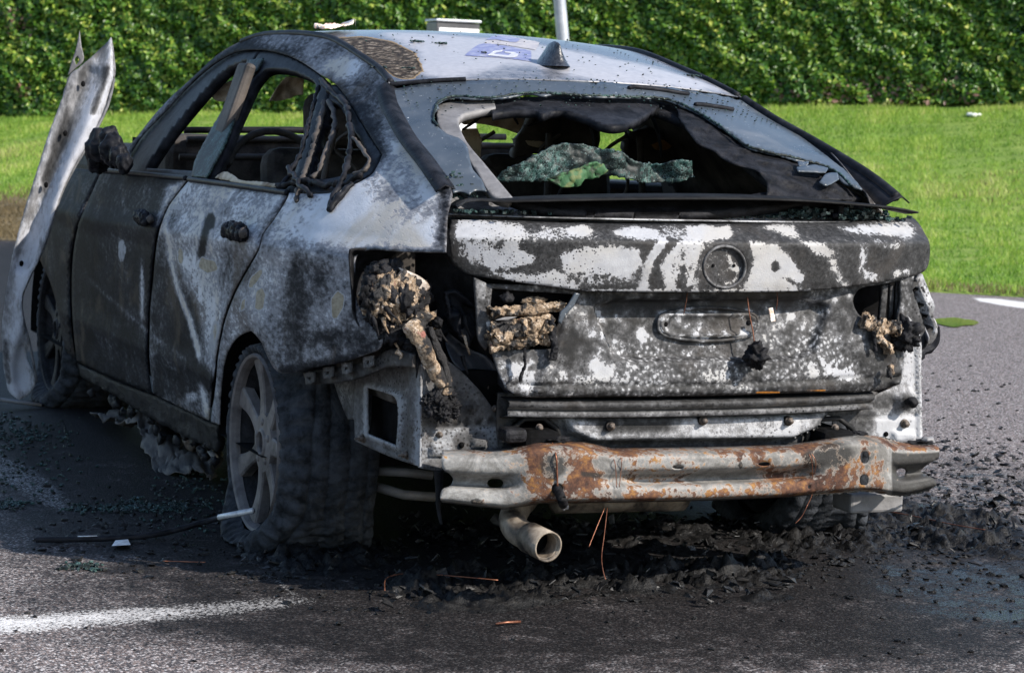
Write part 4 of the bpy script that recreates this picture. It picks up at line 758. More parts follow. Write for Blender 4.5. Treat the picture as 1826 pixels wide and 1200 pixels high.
# ---- bumper beam: folded section with real slots
BT = ([786, 800, 865, 915, 950, 990, 1040, 1065, 1090, 1250, 1400, 1450, 1480, 1510, 1530, 1560, 1600, 1640, 1680], [802, 802, 802, 798, 788, 786, 788, 793, 799, 797, 793, 786, 780, 776, 775, 776, 788, 790, 790])
BB = ([786, 850, 900, 930, 960, 1040, 1250, 1400, 1480, 1540, 1560, 1580, 1610, 1640, 1680], [896, 903, 908, 903, 898, 897, 893, 887, 880, 875, 876, 880, 884, 878, 866])
vs_ = [0, .12, .18, .36, .44, .54, .62, .70, .88, .93, 1.0]; gsb = [0, .10, .17, .40, .47, .56, .64, .71, .92, .96, 1.0]; ds_ = [.075, .012, 0, 0, .028, .050, .050, .006, 0, .008, .075]; fs_ = [.075, .012, 0, 0, 0, 0, 0, 0, 0, .008, .075]
def beam_surf(q):
    px = q[:, 0]; v = np.clip(q[:, 1]/100, 0, 1); T = np.interp(px, *BT); B = np.interp(px, *BB)
    gm = np.clip(1-sstep(880, 945, px)+sstep(1050, 1160, px), 0, 1)*np.clip(1-sstep(1420, 1475, px)+sstep(1575, 1615, px), 0, 1)
    d = np.interp(v, vs_, ds_)*gm+np.interp(v, vs_, fs_)*(1-gm); py = T+(B-T)*np.interp(v, vs_, gsb)
    xe = (px-1240)/440*.68; y = -.985+.065*np.abs(xe/.68)**2.4+d; y += -.012*np.exp(-((px-990)/55)**2)-.012*np.exp(-((px-1525)/50)**2)
    rr = rays(np.stack([px, py], 1)); t = (y-CAM[1])/rr[:, 1]; return CAM+rr*t[:, None]
def bv(px, py): return (px, 100*float(np.interp((py-np.interp(px, *BT))/(np.interp(px, *BB)-np.interp(px, *BT)), gsb, vs_)))
def oval(px, py, rx, ry, n_=14): return [bv(px+rx*math.cos(a)*(abs(math.cos(a))**-.35 if abs(math.cos(a)) > .05 else 1)*.95, py+ry*math.sin(a)) for a in np.linspace(0, 2*math.pi, n_, endpoint=False)]
bo = [(789, 0), (900, 0), (1250, 0), (1500, 0), (1660, 0), (1674, 12), (1674, 30), (1652, 44), (1642, 54), (1652, 66), (1668, 80), (1670, 92), (1660, 100), (1400, 100), (1000, 100), (790, 100), (785, 88), (788, 74), (803, 64), (808, 52), (800, 40), (789, 32), (788, 12)]
bh = [oval(883, 861, 15, 7.5), oval(994, 872, 11, 10), oval(1209, 833, 11, 4.5), oval(1363, 828, 11, 4.5), oval(1542, 815, 8.5, 11), oval(1541, 856, 8.5, 10), oval(1607, 842, 9, 7), oval(1443, 868, 2.6, 3)]
q, T = cdt(bo, bh, 4.5, True); P = beam_surf(q); P = P+fractal(P, 10)[:, None]*np.array([0, .0015, 0])
a_, b_, c_ = P[T[:, 0]], P[T[:, 1]], P[T[:, 2]]; fl_ = (np.cross(b_-a_, c_-a_)*(a_-CAM)).sum(1) > 0; T[fl_] = T[fl_][:, ::-1]
brust = paint(q, .36, [('p', [(785, -5), (900, -5), (900, 105), (785, 105)], .26, 20), ('p', [(940, -5), (1060, -5), (1060, 100), (940, 105)], .62, 18), ('l', ([(960, 10), (1250, 8), (1480, 10)], 9), .60, 6), ('l', ([(950, 85), (1250, 88), (1500, 86)], 9), .52, 7), ('e', (990, 45, 22, 26), .25, .5), ('p', [(1330, 60), (1580, 40), (1580, 100), (1330, 100)], .60, 20), ('e', (1209, 33, 18, 14), .62, .5), ('e', (1363, 33, 20, 14), .66, .5), ('e', (1200, 30, 60, 20), .34, .8), ('e', (1510, 70, 40, 30), .66, .6), ('e', (1550, 40, 20, 40), .60, .6), ('p', [(1585, 20), (1680, 20), (1680, 105), (1585, 105)], .12, 10), ('l', ([(1540, 8), (1670, 8)], 9), .66, 7), ('e', (880, 8, 60, 8), .42, .6)])
bdark = paint(q, .12, [('e', (988, 38, 30, 24), .72, .6), ('e', (1480, 32, 55, 26), .80, .6), ('p', [(1590, 20), (1680, 20), (1680, 105), (1590, 105)], 1.0, 10), ('e', (850, 88, 12, 6), .9, .4), ('l', ([(1040, 50), (1440, 50)], 7), .62, 5), ('e', (1321, 33, 5, 6), .9, .4)])  # soot patches and right end; a darker line follows the groove
BEAM = mk('bumper_beam', P, T, M['beam'], CAR, True, {'rust': brust, 'ash': bdark}); solid(BEAM, .003)
def bp(px, py, dy=0.0): return beam_surf(np.array([bv(px, py)]))[0]+[0, dy, 0]
tube('tow_cap', spline3([bp(994, 868, .01), bp(994, 880, -.015), bp(995, 892, -.03), bp(996, 906, -.03)], 4), np.interp(np.linspace(0, 1, 13), [0, .4, .8, 1], [.010, .012, .012, .006]), M['char'], BEAM, 10)
lump('tow_cap_end', bp(997, 903, -.032), (.009, .009, .012), M['trimgrey'], BEAM, .5, 2, 1.0, 3)
def wire(pts, par, nm='hanging_wire', r=.0010): return tube(nm, spline3(pts, 5), r, M['copper'], par, 5)
wire([bp(984, 789, -.002), bp(990, 810, -.004), bp(992, 840, -.004), bp(993, 866, -.004)], BEAM, r=.0024)
wire([bp(1084, 797, -.003), bp(1094, 820, -.004), bp(1097, 840, -.004), bp(1098, 868, -.004)], BEAM); wire([bp(1090, 800, -.003), bp(1106, 818, -.004), bp(1106, 840, -.004), bp(1103, 868, -.004)], BEAM)
wire([at(1083, 905, 1, -.95), at(1078, 950, 1, -1.0), at(1073, 990, 1, -1.05), at(1075, 1015, 1, -1.10), at(1080, 1033, 1, -1.12)], BEAM); wire([at(1078, 906, 1, -.95), at(1062, 945, 1, -.98), at(1050, 975, 1, -1.0)], BEAM)
wire([bp(1428, 795, -.003), bp(1444, 815, -.005), bp(1447, 850, -.006), bp(1446, 880, -.006), at(1440, 900, 1, -1.0), at(1430, 920, 1, -1.0), at(1418, 933, 1, -1.0)], BEAM); wire([bp(1436, 797, -.003), bp(1452, 820, -.006), bp(1450, 845, -.006)], BEAM)
lump('melted_lump', bp(994, 787, .01), (.035, .03, .010), M['char'], BEAM, .6, 2, 4, 4); lump('melted_lump', bp(1530, 775, .01), (.028, .02, .008), M['char'], BEAM, .6, 2, 6, 4); lump('melted_lump', bp(1640, 792, .01), (.04, .02, .008), M['char'], BEAM, .7, 2, 8, 4)
lump('melted_lump', bp(1660, 790, .02), (.02, .02, .014), M['trimgrey'], BEAM, .5, 2, 9, 3)
# ---- exhaust, silencer, hanging strips
EX = tube('exhaust_pipe', spline3([at(945, 880, 1, -.72), at(925, 902, 1, -.80), at(914, 925, 1, -.86), at(922, 945, 1, -.91), at(948, 960, 1, -.965), at(974, 973, 1, -1.03)], 6), .0335, M['pipe'], CAR, 24, False, .003)
e0 = at(974, 973, 1, -1.03); e1 = at(948, 960, 1, -.965); d_ = (e0-e1)/np.linalg.norm(e0-e1)
tube('tail_pipe', [e1-d_*.01, e1+d_*.03, e0+d_*.01], .0375, M['pipe'], EX, 28, False, .004); tube('tail_pipe_inside', [e0-d_*.05, e0-d_*.045], .034, M['hole'], EX, 20)
SIL = tube('silencer', [at(985, 874, 1, -.78), at(990, 874, 1, -.78), at(1215, 870, 1, -.78), at(1222, 870, 1, -.78)], [.045, .058, .058, .045], M['pipe'], CAR, 28)
tube('melted_strip', spline3([at(782, 838, 1, -.80), at(783, 870, 1, -.80), at(782, 905, 1, -.80), at(787, 935, 1, -.82)], 6), np.linspace(.013, .003, 19), M['char'], CAR, 8)
for pts, rr2 in (([(675, 840), (720, 842), (770, 848)], .012), ([(672, 868), (720, 882), (775, 886)], .013)): tube('suspension_arm', [at(*p, 1, -.25) for p in pts], rr2, M['trimgrey'], CAR, 10)
rbox('rear_bracket', at(1547, 892, 1, -.75), (.16, .10, .05), M['trimgrey'], CAR, .008)
# ---- wheels
def lathe(prof, n_=96):
    V = []; Fs = []; m_ = len(prof)
    for x, r in prof:
        for j in range(n_): w = 2*math.pi*j/n_; V.append((x, r*math.cos(w), r*math.sin(w)))
    for i in range(m_-1):
        for j in range(n_): Fs.append((i*n_+j, i*n_+(j+1) % n_, (i+1)*n_+(j+1) % n_, (i+1)*n_+j))
    return np.array(V), Fs
def wheel(cx, cy, cz, rot=0.0, rm=None):
    root = empty('wheel', (cx, cy, cz)); root.parent = CAR
    mb = MB(); V, Fs = lathe([(.012, .224), (.0, .226), (-.012, .231), (-.016, .238), (-.008, .242), (.006, .240)]); mb.add(V, Fs); V, Fs = lathe([(.006, .240), (.012, .226), (.05, .212), (.13, .20), (.20, .215), (.212, .24)]); VB_, FB_ = V, Fs
    V, Fs = lathe([(.05, .0), (.05, .026), (.010, .027), (.004, .031), (.006, .036), (.010, .040), (.013, .080), (.040, .088), (.09, .088)], 48); mb.add(V, Fs)
    for k in range(7):
        w = rot+2*math.pi*k/7; ca, sa = math.cos(w), math.sin(w); rows = []
        for t in np.linspace(0, 1, 9):
            r = .055+.178*t; hw = .030-.009*math.sin(math.pi*min(t*1.05, 1))+.004*t**3; x0 = .012-.010*t+.008*math.sin(math.pi*t)
            rows.append([(x0+.030, -hw*1.06), (x0+.004, -hw), (x0, -hw*.80), (x0-.001, 0), (x0, hw*.80), (x0+.004, hw), (x0+.030, hw*1.06)]); rows[-1] = [(x, r*ca-s*sa, r*sa+s*ca) for x, s in rows[-1]]
        V = [v for rw in rows for v in rw]; mb.add(V, [(i*7+j, i*7+j+1, (i+1)*7+j+1, (i+1)*7+j) for i in range(8) for j in range(6)])
    for k in range(5):
        w = 2*math.pi*k/5+.3; V, Fs = lump_data((.012, .056*math.cos(w), .056*math.sin(w)), (.006, .011, .011), 0, sub=2); mb.add(V, Fs, 1.0)
    rim = mb.build('rim', rm or M['rim'], root, False); mk('rim_barrel', VB_, FB_, M['char'], rim)
    V, Fs = lathe([(.060, .0), (.060, .195), (.13, .195)], 48); mk('brake_disc', V, Fs, M['char'], root)
    # tyre: burnt, bead off the rim, squashed on the ground
    prof = [(.02, .236), (-.004, .246), (-.016, .262), (-.014, .276), (-.002, .290)]
    tp = [(-.002, .290), (.010, .302), (.022, .311), (.034, .315), (.050, .317), (.052, .3145), (.055, .3145), (.058, .318), (.075, .320), (.098, .321), (.100, .3175), (.104, .3175), (.107, .322), (.130, .322), (.153, .322), (.155, .3185), (.159, .3185), (.162, .321), (.185, .320), (.205, .318), (.207, .3155), (.210, .3155), (.213, .317), (.225, .314), (.240, .306), (.252, .28), (.25, .25), (.22, .236)]
    V, Fs = lathe(prof+tp[1:], 240); n_ = 240
    ang = np.arctan2(V[:, 2], V[:, 1]); rad = np.hypot(V[:, 1], V[:, 2])
    lug = ((np.floor(ang*38/(2*math.pi)*2) % 2)*2-1); edge = np.where((V[:, 0] < .046) & (rad > .285) | (V[:, 0] > .221) & (rad > .28), 1, 0)
    rad2 = rad+lug*edge*.0055+np.where((V[:, 0] > .06) & (V[:, 0] < .20) & (rad > .316), .0024*np.sign(np.sin(ang*64+V[:, 0]*70)), 0)
    bead = np.exp(-((rad-.25)/.012)**2)*(V[:, 0] < .03); V[:, 0] += bead*(.012*np.sign(np.sin(ang*44))*(.5+.5*fractal(V, 9)))
    V[:, 1] *= rad2/rad; V[:, 2] *= rad2/rad
    V += fractal(V, 9, .8, 3)[:, None]*np.array([.004, .003, .003]); V += fractal(V, 45, .8, 3)[:, None]*.0018
    zw = V[:, 2]+cz; low = np.clip(1-zw/.13, 0, 1.6); out_ = V[:, 0] < .10
    V[:, 0] += np.where(out_, -.065, .03)*low**1.2; V[:, 1] *= 1+.10*low
    V[:, 2] = np.maximum(zw, .004+.012*fractal(V, 13, .8, 3)*(zw < .02))-cz
    top = np.clip((V[:, 2]-.05)/.2, 0, 1); V[:, 0] += np.where(rad > .268, .055*top*np.clip(1-V[:, 0]/.16, 0, 1), 0)
    mk('tyre', V, Fs, M['tyre'], root)
    return root
wheel(-.872, 0, .272, math.radians(78))
w2 = wheel(.872, 0, .272, .7, M['char']); w2.rotation_euler = (0, 0, math.pi)
wf = wheel(-.86, 2.92, .285, .4, M['char'])
w4 = wheel(.86, 2.92, .285, .9, M['char']); w4.rotation_euler = (0, 0, math.pi)
# dark wheel houses
for sx in (-1, 1):
    for cy in (0, 2.92):
        V, Fs = lathe([(0, .40), (.30, .40), (.30, .0)], 48); V = V*np.array([-sx, 1, 1])+np.array([sx*.875, cy, .28]); V[:, 2] = np.maximum(V[:, 2], .24); Fs = [f_ for f_ in Fs if cy > 0 or min(V[i_, 1] for i_ in f_) > -.06]; u_ = sorted({i_ for f_ in Fs for i_ in f_}); mp_ = {k_: n_ for n_, k_ in enumerate(u_)}; V = V[u_]; Fs = [tuple(mp_[i_] for i_ in f_) for f_ in Fs]
        mk('wheel_house', V, Fs, M['hole'], CAR)

# ---- bent wing peeled off the front corner
wo = [(195, 67), (198, 90), (201, 134), (196, 165), (188, 192), (172, 226), (153, 261), (140, 282), (130, 299), (118, 322), (107, 345), (92, 390), (80, 430), (69, 456), (50, 495), (36, 533), (40, 572), (50, 610), (49, 640), (63, 680), (54, 702), (34, 712), (18, 702), (9, 670), (4, 630), (3, 590), (6, 552), (13, 505), (23, 457), (42, 380), (57, 333), (92, 222), (110, 175), (126, 132), (140, 122), (152, 112), (170, 96), (186, 80)]
wsurf = lambda q: hit(lambda P: 2.30+.25*(P[:, 2]-.7)**2-.35*(P[:, 0]+1.0)-P[:, 1], q, 5, 12)
w_rel = [('l', ([(197, 60), (190, 140), (150, 230), (110, 320), (80, 420), (45, 520), (30, 600), (30, 720)], 9), -.030, 12), ('l', ([(160, 130), (120, 230), (75, 360), (40, 470)], 10), .03, 12), ('e', (40, 660, 16, 40), .03, .8)]
w_ops = [('p', [(195, 75), (198, 150), (140, 280), (90, 385), (60, 460), (30, 540), (42, 600), (60, 690), (20, 700), (12, 560), (50, 430), (100, 310), (150, 190)], .84, 12), ('p', [(150, 112), (160, 130), (130, 220), (95, 300), (80, 340), (95, 250), (120, 170)], .18, 9), ('l', ([(188, 122), (178, 160), (163, 200)], 5), .1, 4), ('e', (130, 165, 12, 40), .5, .6), ('l', ([(120, 220), (95, 290), (85, 320)], 8), .12, 6), ('l', ([(8, 610), (16, 680)], 4), .25, 4), ('e', (172, 130, 8, 30), .7, .7)]
FW = panel('front_wing', wo, wsurf, M['white'], CAR, step=5, th=.003, ash=.60, ops=w_ops, relief=w_rel, jag=.3, rough=.012, rs=4)
tagit(FW, 'white front wing torn loose and bent upright beside the car')
panel('wing_flange', [(147, 54), (150, 80), (154, 108), (140, 122), (126, 134), (132, 112), (140, 88)], lambda q: wsurf(q)+np.array([0, .05, 0]), M['trimgrey'], FW, holes=[[(138, 106), (143, 100), (146, 108), (141, 116)]], step=3, th=.004)
tube('folded_lip', wsurf(resample([(195, 70), (198, 90), (201, 134), (196, 165), (188, 192), (172, 226), (153, 261), (130, 299), (107, 345), (80, 430), (69, 456), (50, 495), (36, 533), (40, 572), (50, 610), (63, 680)], 8, False))+[.004, -.004, 0], .0055, M['white'], FW, 6)
COL.objects['folded_lip'].data.attributes.new('ash', 'FLOAT', 'POINT').data.foreach_set('value', [.42]*len(COL.objects['folded_lip'].data.vertices))
for hx, hy in ((150, 150), (118, 238), (84, 330), (40, 470)): lump('fixing_hole', wsurf([(hx-2, hy)])[0]+[0, -.002, 0], (.008, .006, .011), M['hole'], FW, 0, sub=2)
tube('trim_end', [at(0, 712, 2, .03), at(40, 718, 2, .02), at(75, 722, 2, .012)], .008, M['trimgrey'], FW, 6)
# ---- burnt mirror, door handles
mm = MB()
for (px, py, r, y) in ((182, 262, .080, 2.14), (202, 268, .066, 2.12), (176, 280, .066, 2.13), (222, 292, .042, 2.10), (196, 246, .05, 2.12), (212, 281, .05, 2.11)):
    V, Fs = lump_data(at(px, py, 0, -.93)+[0, .0, 0], (r*.62, r*.7, r*.8), .26, 1.6, px*.21, 4, 5); mm.add(V, Fs)
mm.build('door_mirror', M['seal'], CAR)
for par, px, py, sd in ((DF, 255, 389, 1.0), (DR, 420, 414, 5.0)):
    hb = MB(); c = SIDE(-.02)([(px, py)])[0]
    for k in range(5):
        V, Fs = lump_data(c+[rng.normal(0, .004), (k-2)*.032, .004*(k % 2)], (.018, .030, .024), .30, 1.8, sd+k*2.7, 4, 5); hb.add(V, Fs)
    hd = hb.build('handle', M['seal'], par); lump('lock_barrel', SIDE(-.035)([(px+13, py+2)])[0], (.011, .013, .014), M['brown'], hd, .3, 2, sd, 3)
# ---- cabin
def qd(name, pts, mat, th=.01, par=CAR):
    o = mk(name, pts, [tuple(range(len(pts)))], mat, par, False)
    return solid(o, th) if th else o
rbox('floor_pan', (0, 1.25, .27), (1.50, 3.0, .06), M['hole'], CAR, 0)
rbox('boot_floor', (0, -.42, .50), (1.16, .60, .04), M['hole'], CAR, 0)
rbox('parcel_panel', (0, -.60, .905), (1.10, .26, .035), M['inner'], CAR, .01)
rbox('rear_bench', (0, .10, .72), (1.22, .20, .38), M['inner'], CAR, .05)
rbox('rear_bench_cushion', (0, .40, .46), (1.25, .5, .18), M['inner'], CAR, .05)
rbox('dashboard', (0, 2.06, .91), (1.36, .40, .30), M['inner'], CAR, .06)
for y_, z_, x_ in ((1.86, 1.045, .62), (1.98, 1.075, .60), (1.80, .985, .66)): tube('dash_rail', [(-x_, y_, z_), (-.2, y_+.02, z_+.012), (.25, y_, z_+.004), (x_, y_-.01, z_+.01)], .012, M['brown'] if z_ < 1.05 else M['seal'], CAR, 8)
rbox('dash_ash', (-.05, 1.93, 1.066), (.40, .10, .012), M['trimgrey'], CAR, .004)
rbox('bulkhead', (0, 2.28, .62), (1.42, .04, .84), M['hole'], CAR, 0)
rbox('front_body', (0, 3.02, .68), (1.30, 1.35, .62), M['char'], CAR, .09, None, 3)
pull(sheet('side_lining', [[(float(xs(np.array(y), np.array(.93+.36*t)))*.90+.01*math.sin(y*9+t*4), y, .93+.36*t) for t in np.linspace(0, 1, 8)*(1 if y > .15 else max(.12, .62+y*.85))] for y in np.linspace(-.58, .92, 24)], M['inner'], CAR, .01))
qd('boot_lip', [(-.56, -.742, .60), (.56, -.742, .60), (.56, -.742, .90), (-.56, -.742, .90)], M['hole'], .02)
for sx in (-1, 1):
    rbox('door_trim', (sx*.785, 1.25, .62), (.05, 1.75, .56), M['brown'], CAR, .02); rbox('quarter_trim', (sx*.70, -.22, .68), (.06, .9, .44), M['inner'], CAR, .02)
    rbox('pillar_trim', (sx*.735, .93, 1.10), (.035, .11, .42), M['brown'], CAR, .012, np.array(Matrix.Rotation(sx*-.32, 3, 'Y')))
    s = rbox('front_seat', (sx*.36, .98, .74), (.46, .13, .62), M['inner'], CAR, .055, np.array(Matrix.Rotation(-.20, 3, 'X')), 3); rbox('seat_headrest', (sx*.36, .90, 1.135), (.27, .10, .17), M['inner'], s, .045, np.array(Matrix.Rotation(-.16, 3, 'X')), 3)
    rbox('seat_cushion', (sx*.36, 1.25, .44), (.48, .50, .16), M['inner'], s, .05)
for i in range(5):
    x_ = -.45+.22*i; tube('seat_spring', spline3([(x_, .62, .86), (x_+.04, .60, .98), (x_-.03, .63, 1.06), (x_+.02, .58, 1.12)], 5), .006, M['brown'], CAR, 6)
for sx in (-.52, -.20, .20, .52): tube('seat_frame', spline3([(sx, .62, .70), (sx, .60, .95), (sx*.95, .58, 1.12)], 5), .011, M['brown'], CAR, 8)
for i in range(9):
    x_ = -.42+.11*i; h_ = .05+.11*rng.random(); P_ = spline3([(x_, -.10+.02*i, 1.235), (x_+rng.normal(0, .02), -.11, 1.22-h_*.5), (x_+rng.normal(0, .03), -.09, 1.22-h_)], 5); tube('hanging_scrap', P_, np.linspace(.008, .003, len(P_)), M['char'], CAR, 6)
for i in range(14): lump('shelf_rubble', (-.42+.85*rng.random(), -.66+rng.normal(0, .02), .925), (.03+.03*rng.random(), .025, .012+.014*rng.random()), M['char'] if i % 3 else M['brown'], CAR, .7, 2.2, i*2.9, 3)
SW = tube('steering_wheel', [(-.37+.17*math.cos(a), 1.62+.06*math.sin(a), .92+.165*math.sin(a)) for a in np.linspace(0, 2*math.pi, 30)], .013, M['inner'], CAR, 8, False)
# roof lining and what hangs from it
Gl = G.copy(); Gl[:, :, 2] -= .035; Gl[:, :, 0] *= .95; sheet('roof_frame', Gl, M['inner'], CAR)
panel('hanging_lining', zb([(670, 545), (720, 525), (900, 515), (985, 520), (965, 590), (945, 622), (850, 590), (760, 575), (700, 580)]), SY(.55), M['tan'], CAR, step=4, th=.003, rough=.03, rs=6)
panel('hanging_lining', zb([(700, 600), (770, 600), (785, 640), (780, 740), (740, 700), (700, 650)]), SY(.45), M['tan'], CAR, step=4, th=.003, rough=.03, rs=6)
panel('hanging_lining', zq([(1255, 470), (1310, 385), (1335, 362), (1415, 368), (1410, 440), (1380, 445), (1350, 460), (1310, 470)]), SY(1.25), M['tan'], CAR, step=3, th=.003, rough=.02, rs=8, jag=.4)
panel('hanging_lining', zq([(980, 440), (1080, 375), (1130, 362), (1100, 430), (1060, 470), (1000, 465)]), SY(1.45), M['tan'], CAR, step=3, th=.003, rough=.02, rs=8)
panel('headrest_burn', Zc(1126, 0, 1826/700, [(95, 675), (150, 650), (190, 680), (170, 695), (110, 695)]), SY(.735), plain('burnt orange foam', (.25, .12, .03), (.50, .28, .08), 20, .8), CAR, step=2, th=.004)
panel('seat_shell', zb([(930, 740), (945, 640), (1000, 580), (1020, 540), (1100, 530), (1230, 545), (1290, 600), (1310, 700), (1240, 690), (1100, 690), (1000, 720)]), SY(.70), M['brown'], CAR, step=5, th=.05, rough=.012, rs=9)
panel('seat_burn', zb([(985, 655), (1100, 665), (1130, 675), (1110, 685), (1000, 675)]), SY(.665), M['tan'], CAR, step=2, th=.004, jag=.3)
panel('seat_shell', Zc(1126, 0, 1826/700, [(-20, 730), (-10, 640), (40, 605), (110, 598), (250, 610), (285, 690), (280, 780), (100, 790)]), SY(.78), M['brown'], CAR, step=5, th=.05, rough=.012, rs=9)
# ------------------------------------------------------------------ things on and in the car
def thing(o, label, cat, group=None): return tagit(o, label, cat, group)
def crumple(name, outline, surf, mat, step=4, amp=.03, sc=7, th=.004, jag=.6, ridge=None):
    q, T = cdt(outline, (), step, True, jag); P = surf(q)
    P = P+np.stack([fractal(P, sc, .8, 4, 3)*.3, fractal(P, sc, .8, 4, 13), fractal(P, sc, .8, 4, 23)*.3], 1)*amp
    if ridge: P = P+np.outer(paint(q, 0, ridge), (0, 1, 0))
    o = mk(name, P, T, mat); return solid(o, th)
gs = crumple('shattered_glass_sheet', zb([(845, 830), (880, 795), (960, 750), (1080, 690), (1180, 672), (1260, 668), (1340, 685), (1420, 705), (1500, 740), (1600, 755), (1690, 745), (1750, 745), (1775, 820), (1700, 845), (1580, 850), (1480, 830), (1360, 810), (1300, 790), (1240, 790), (1150, 830), (1000, 845), (900, 850)]), SY(-.55), M['crumb'], 3, .03, 9, .004, .8)
thing(gs, 'crumpled sheet of shattered green safety glass lying inside the broken rear window', 'broken glass')
mc = NT('green printed cloth'); A = mc.noise(17, 4, .55, 1.2); B = mc.noise(11, 3, .5, .8)
cc = mc.mix(mc.step(A, .44, .50), (.020, .035, .016), mc.mix(mc.step(B, .48, .54), (.025, .085, .03), (.075, .10, .03)))
mcl = mc.out(cc, .75, 0, mc.bump(mc.noise(20, 4, .6), .006))
cl_ = crumple('camouflage_cloth', zb([(1085, 835), (1120, 810), (1180, 800), (1240, 770), (1290, 745), (1340, 765), (1352, 790), (1320, 820), (1270, 830), (1200, 865), (1150, 875), (1110, 860)]), SY(-.615), mcl, 3, .022, 14, .006, .2); thing(cl_, 'bundled green camouflage cloth lying in front of the shattered glass sheet', 'cloth')
rgp = plain('pale card', (.55, .45, .36), (.80, .74, .66), 14, .7, .001); rgp2 = plain('orange stained card', (.62, .22, .07), (.78, .56, .42), 16, .7, .001)
mcd = plain('stained paper', (.70, .30, .12), (.80, .76, .70), 13, .8, .002, c2=(.80, .62, .45))
q, T = cdt(zb([(0, 155), (20, 132), (60, 128), (195, 130), (160, 148), (110, 162), (60, 172), (20, 168)]), (), 2.5, True, .2); P = SB(RB, .012)(q); P[:, 2] += .016*fractal(P, 11)+.01
pp = mk('paper_scrap', P, T, mcd); solid(pp, .002); thing(pp, 'orange stained pale paper scrap lying on the front edge of the car roof', 'paper')
# glass crumbs over roof and glass (uncountable)
gm = MB()
def crumb(mb, p, s):
    R_ = np.array(Matrix.Rotation(rng.random()*6.3, 3, 'Z')) @ np.array(Matrix.Rotation(rng.normal(0, .4), 3, 'X')); V, Fs = box_data(p, (s, s*(.6+.8*rng.random()), s*.6), R_); mb.add(V, Fs)
for _ in range(170):
    i = int(rng.integers(0, m)); j = int(rng.integers(1, n-1))
    if rng.random() < .45: i = int(m*(.55+.44*rng.random())); j = int(rng.integers(1, n-1))
    crumb(gm, G[i, j]+[rng.normal(0, .004), rng.normal(0, .01), .003], .002+.0025*rng.random())
for c0, k in ((zb([(487, 198)])[0], 16), (zb([(600, 207)])[0], 10), (zb([(790, 250)])[0], 8), (zb([(440, 322)])[0], 10), (zb([(296, 318)])[0], 10), (Zc(1126, 0, 1826/700, [(280, 357)])[0], 14)):
    c = SB(RB)([c0])[0]
    for _ in range(k): crumb(gm, c+[rng.normal(0, .012), rng.normal(0, .02), .003], .005+.003*rng.random())
for _ in range(260):
    i = int(rng.integers(1, 12)); j = int(rng.integers(2, n-2)); crumb(gm, Hs[i, j]+[0, -.002, .004], .0025+.002*rng.random())
og = gm.build('glass_crumbs', M['crumb'], None, False); tagit(og, 'tiny crumbs of green safety glass sprinkled over the car roof', 'glass crumbs', kind='stuff')
tg = MB()
for _ in range(300):
    px = 812+rng.random()*800; p = at(px, 392-rng.random()*12, 1, -.80); crumb(tg, np.array([p[0], -.78+rng.normal(0, .025), .945]), .004+.008*rng.random())
for px in list(rng.normal(1440, 18, 90))+list(rng.normal(1540, 25, 60)):
    p = at(px, 384, 1, -.80); crumb(tg, np.array([p[0], -.79+rng.normal(0, .02), .948+abs(rng.normal(0, .01))]), .006+.008*rng.random())
for zpt, y in ((zb([(700, 900)])[0], -.74), (zb([(640, 850)])[0], -.70)):
    for _ in range(60): crumb(tg, at(zpt[0]+rng.normal(0, 12), zpt[1]+rng.normal(0, 8), 1, y), .005+.005*rng.random())
tagit(tg.build('tray_glass_crumbs', M['crumb'], None, False), 'broken glass crumbs piled along the ledge under the spoiler', 'glass crumbs', kind='stuff')

# ------------------------------------------------------------------ setting: asphalt, lawn, hedge, post, cabinet
fw = np.array([math.sin(YAW), math.cos(YAW)]); rt = np.array([math.cos(YAW), -math.sin(YAW)])
E0 = np.array([.65, 12.56]); E1 = np.array([6.565, 7.9]); ed = (E1-E0)/np.linalg.norm(E1-E0); en = np.array([-ed[1], ed[0]]); en = en if en@fw > 0 else -en
HD = 9.5                                                     # lawn depth up to the hedge
def hedge_base(px, py):
    d = rays((px, py))[0]; h0 = E0+en*HD; t = ((h0-CAM[:2])@en)/(d[:2]@en); return CAM+d*t
hl_, hr_ = hedge_base(0, 212), hedge_base(1826, 192)
def lawn_z(x, y):
    P = np.stack([x, y], -1)-E0; a = P@ed; b = P@en
    al_ = (hl_[:2]-E0)@ed; ar_ = (hr_[:2]-E0)@ed; zt = hl_[2]+(hr_[2]-hl_[2])*np.clip((a-al_)/(ar_-al_), -.4, 1.4)
    t = np.clip(b/HD, 0, 1.25); return .02+zt*(.30*t+.70*t*t*(1.5-.5*t))*1.0+.02*np.sin(a*1.7)*np.clip(b, 0, 1)
def LAWN(q): return hit(lambda P: P[:, 2]-lawn_z(P[:, 0], P[:, 1]), q, 13, 40, 400)
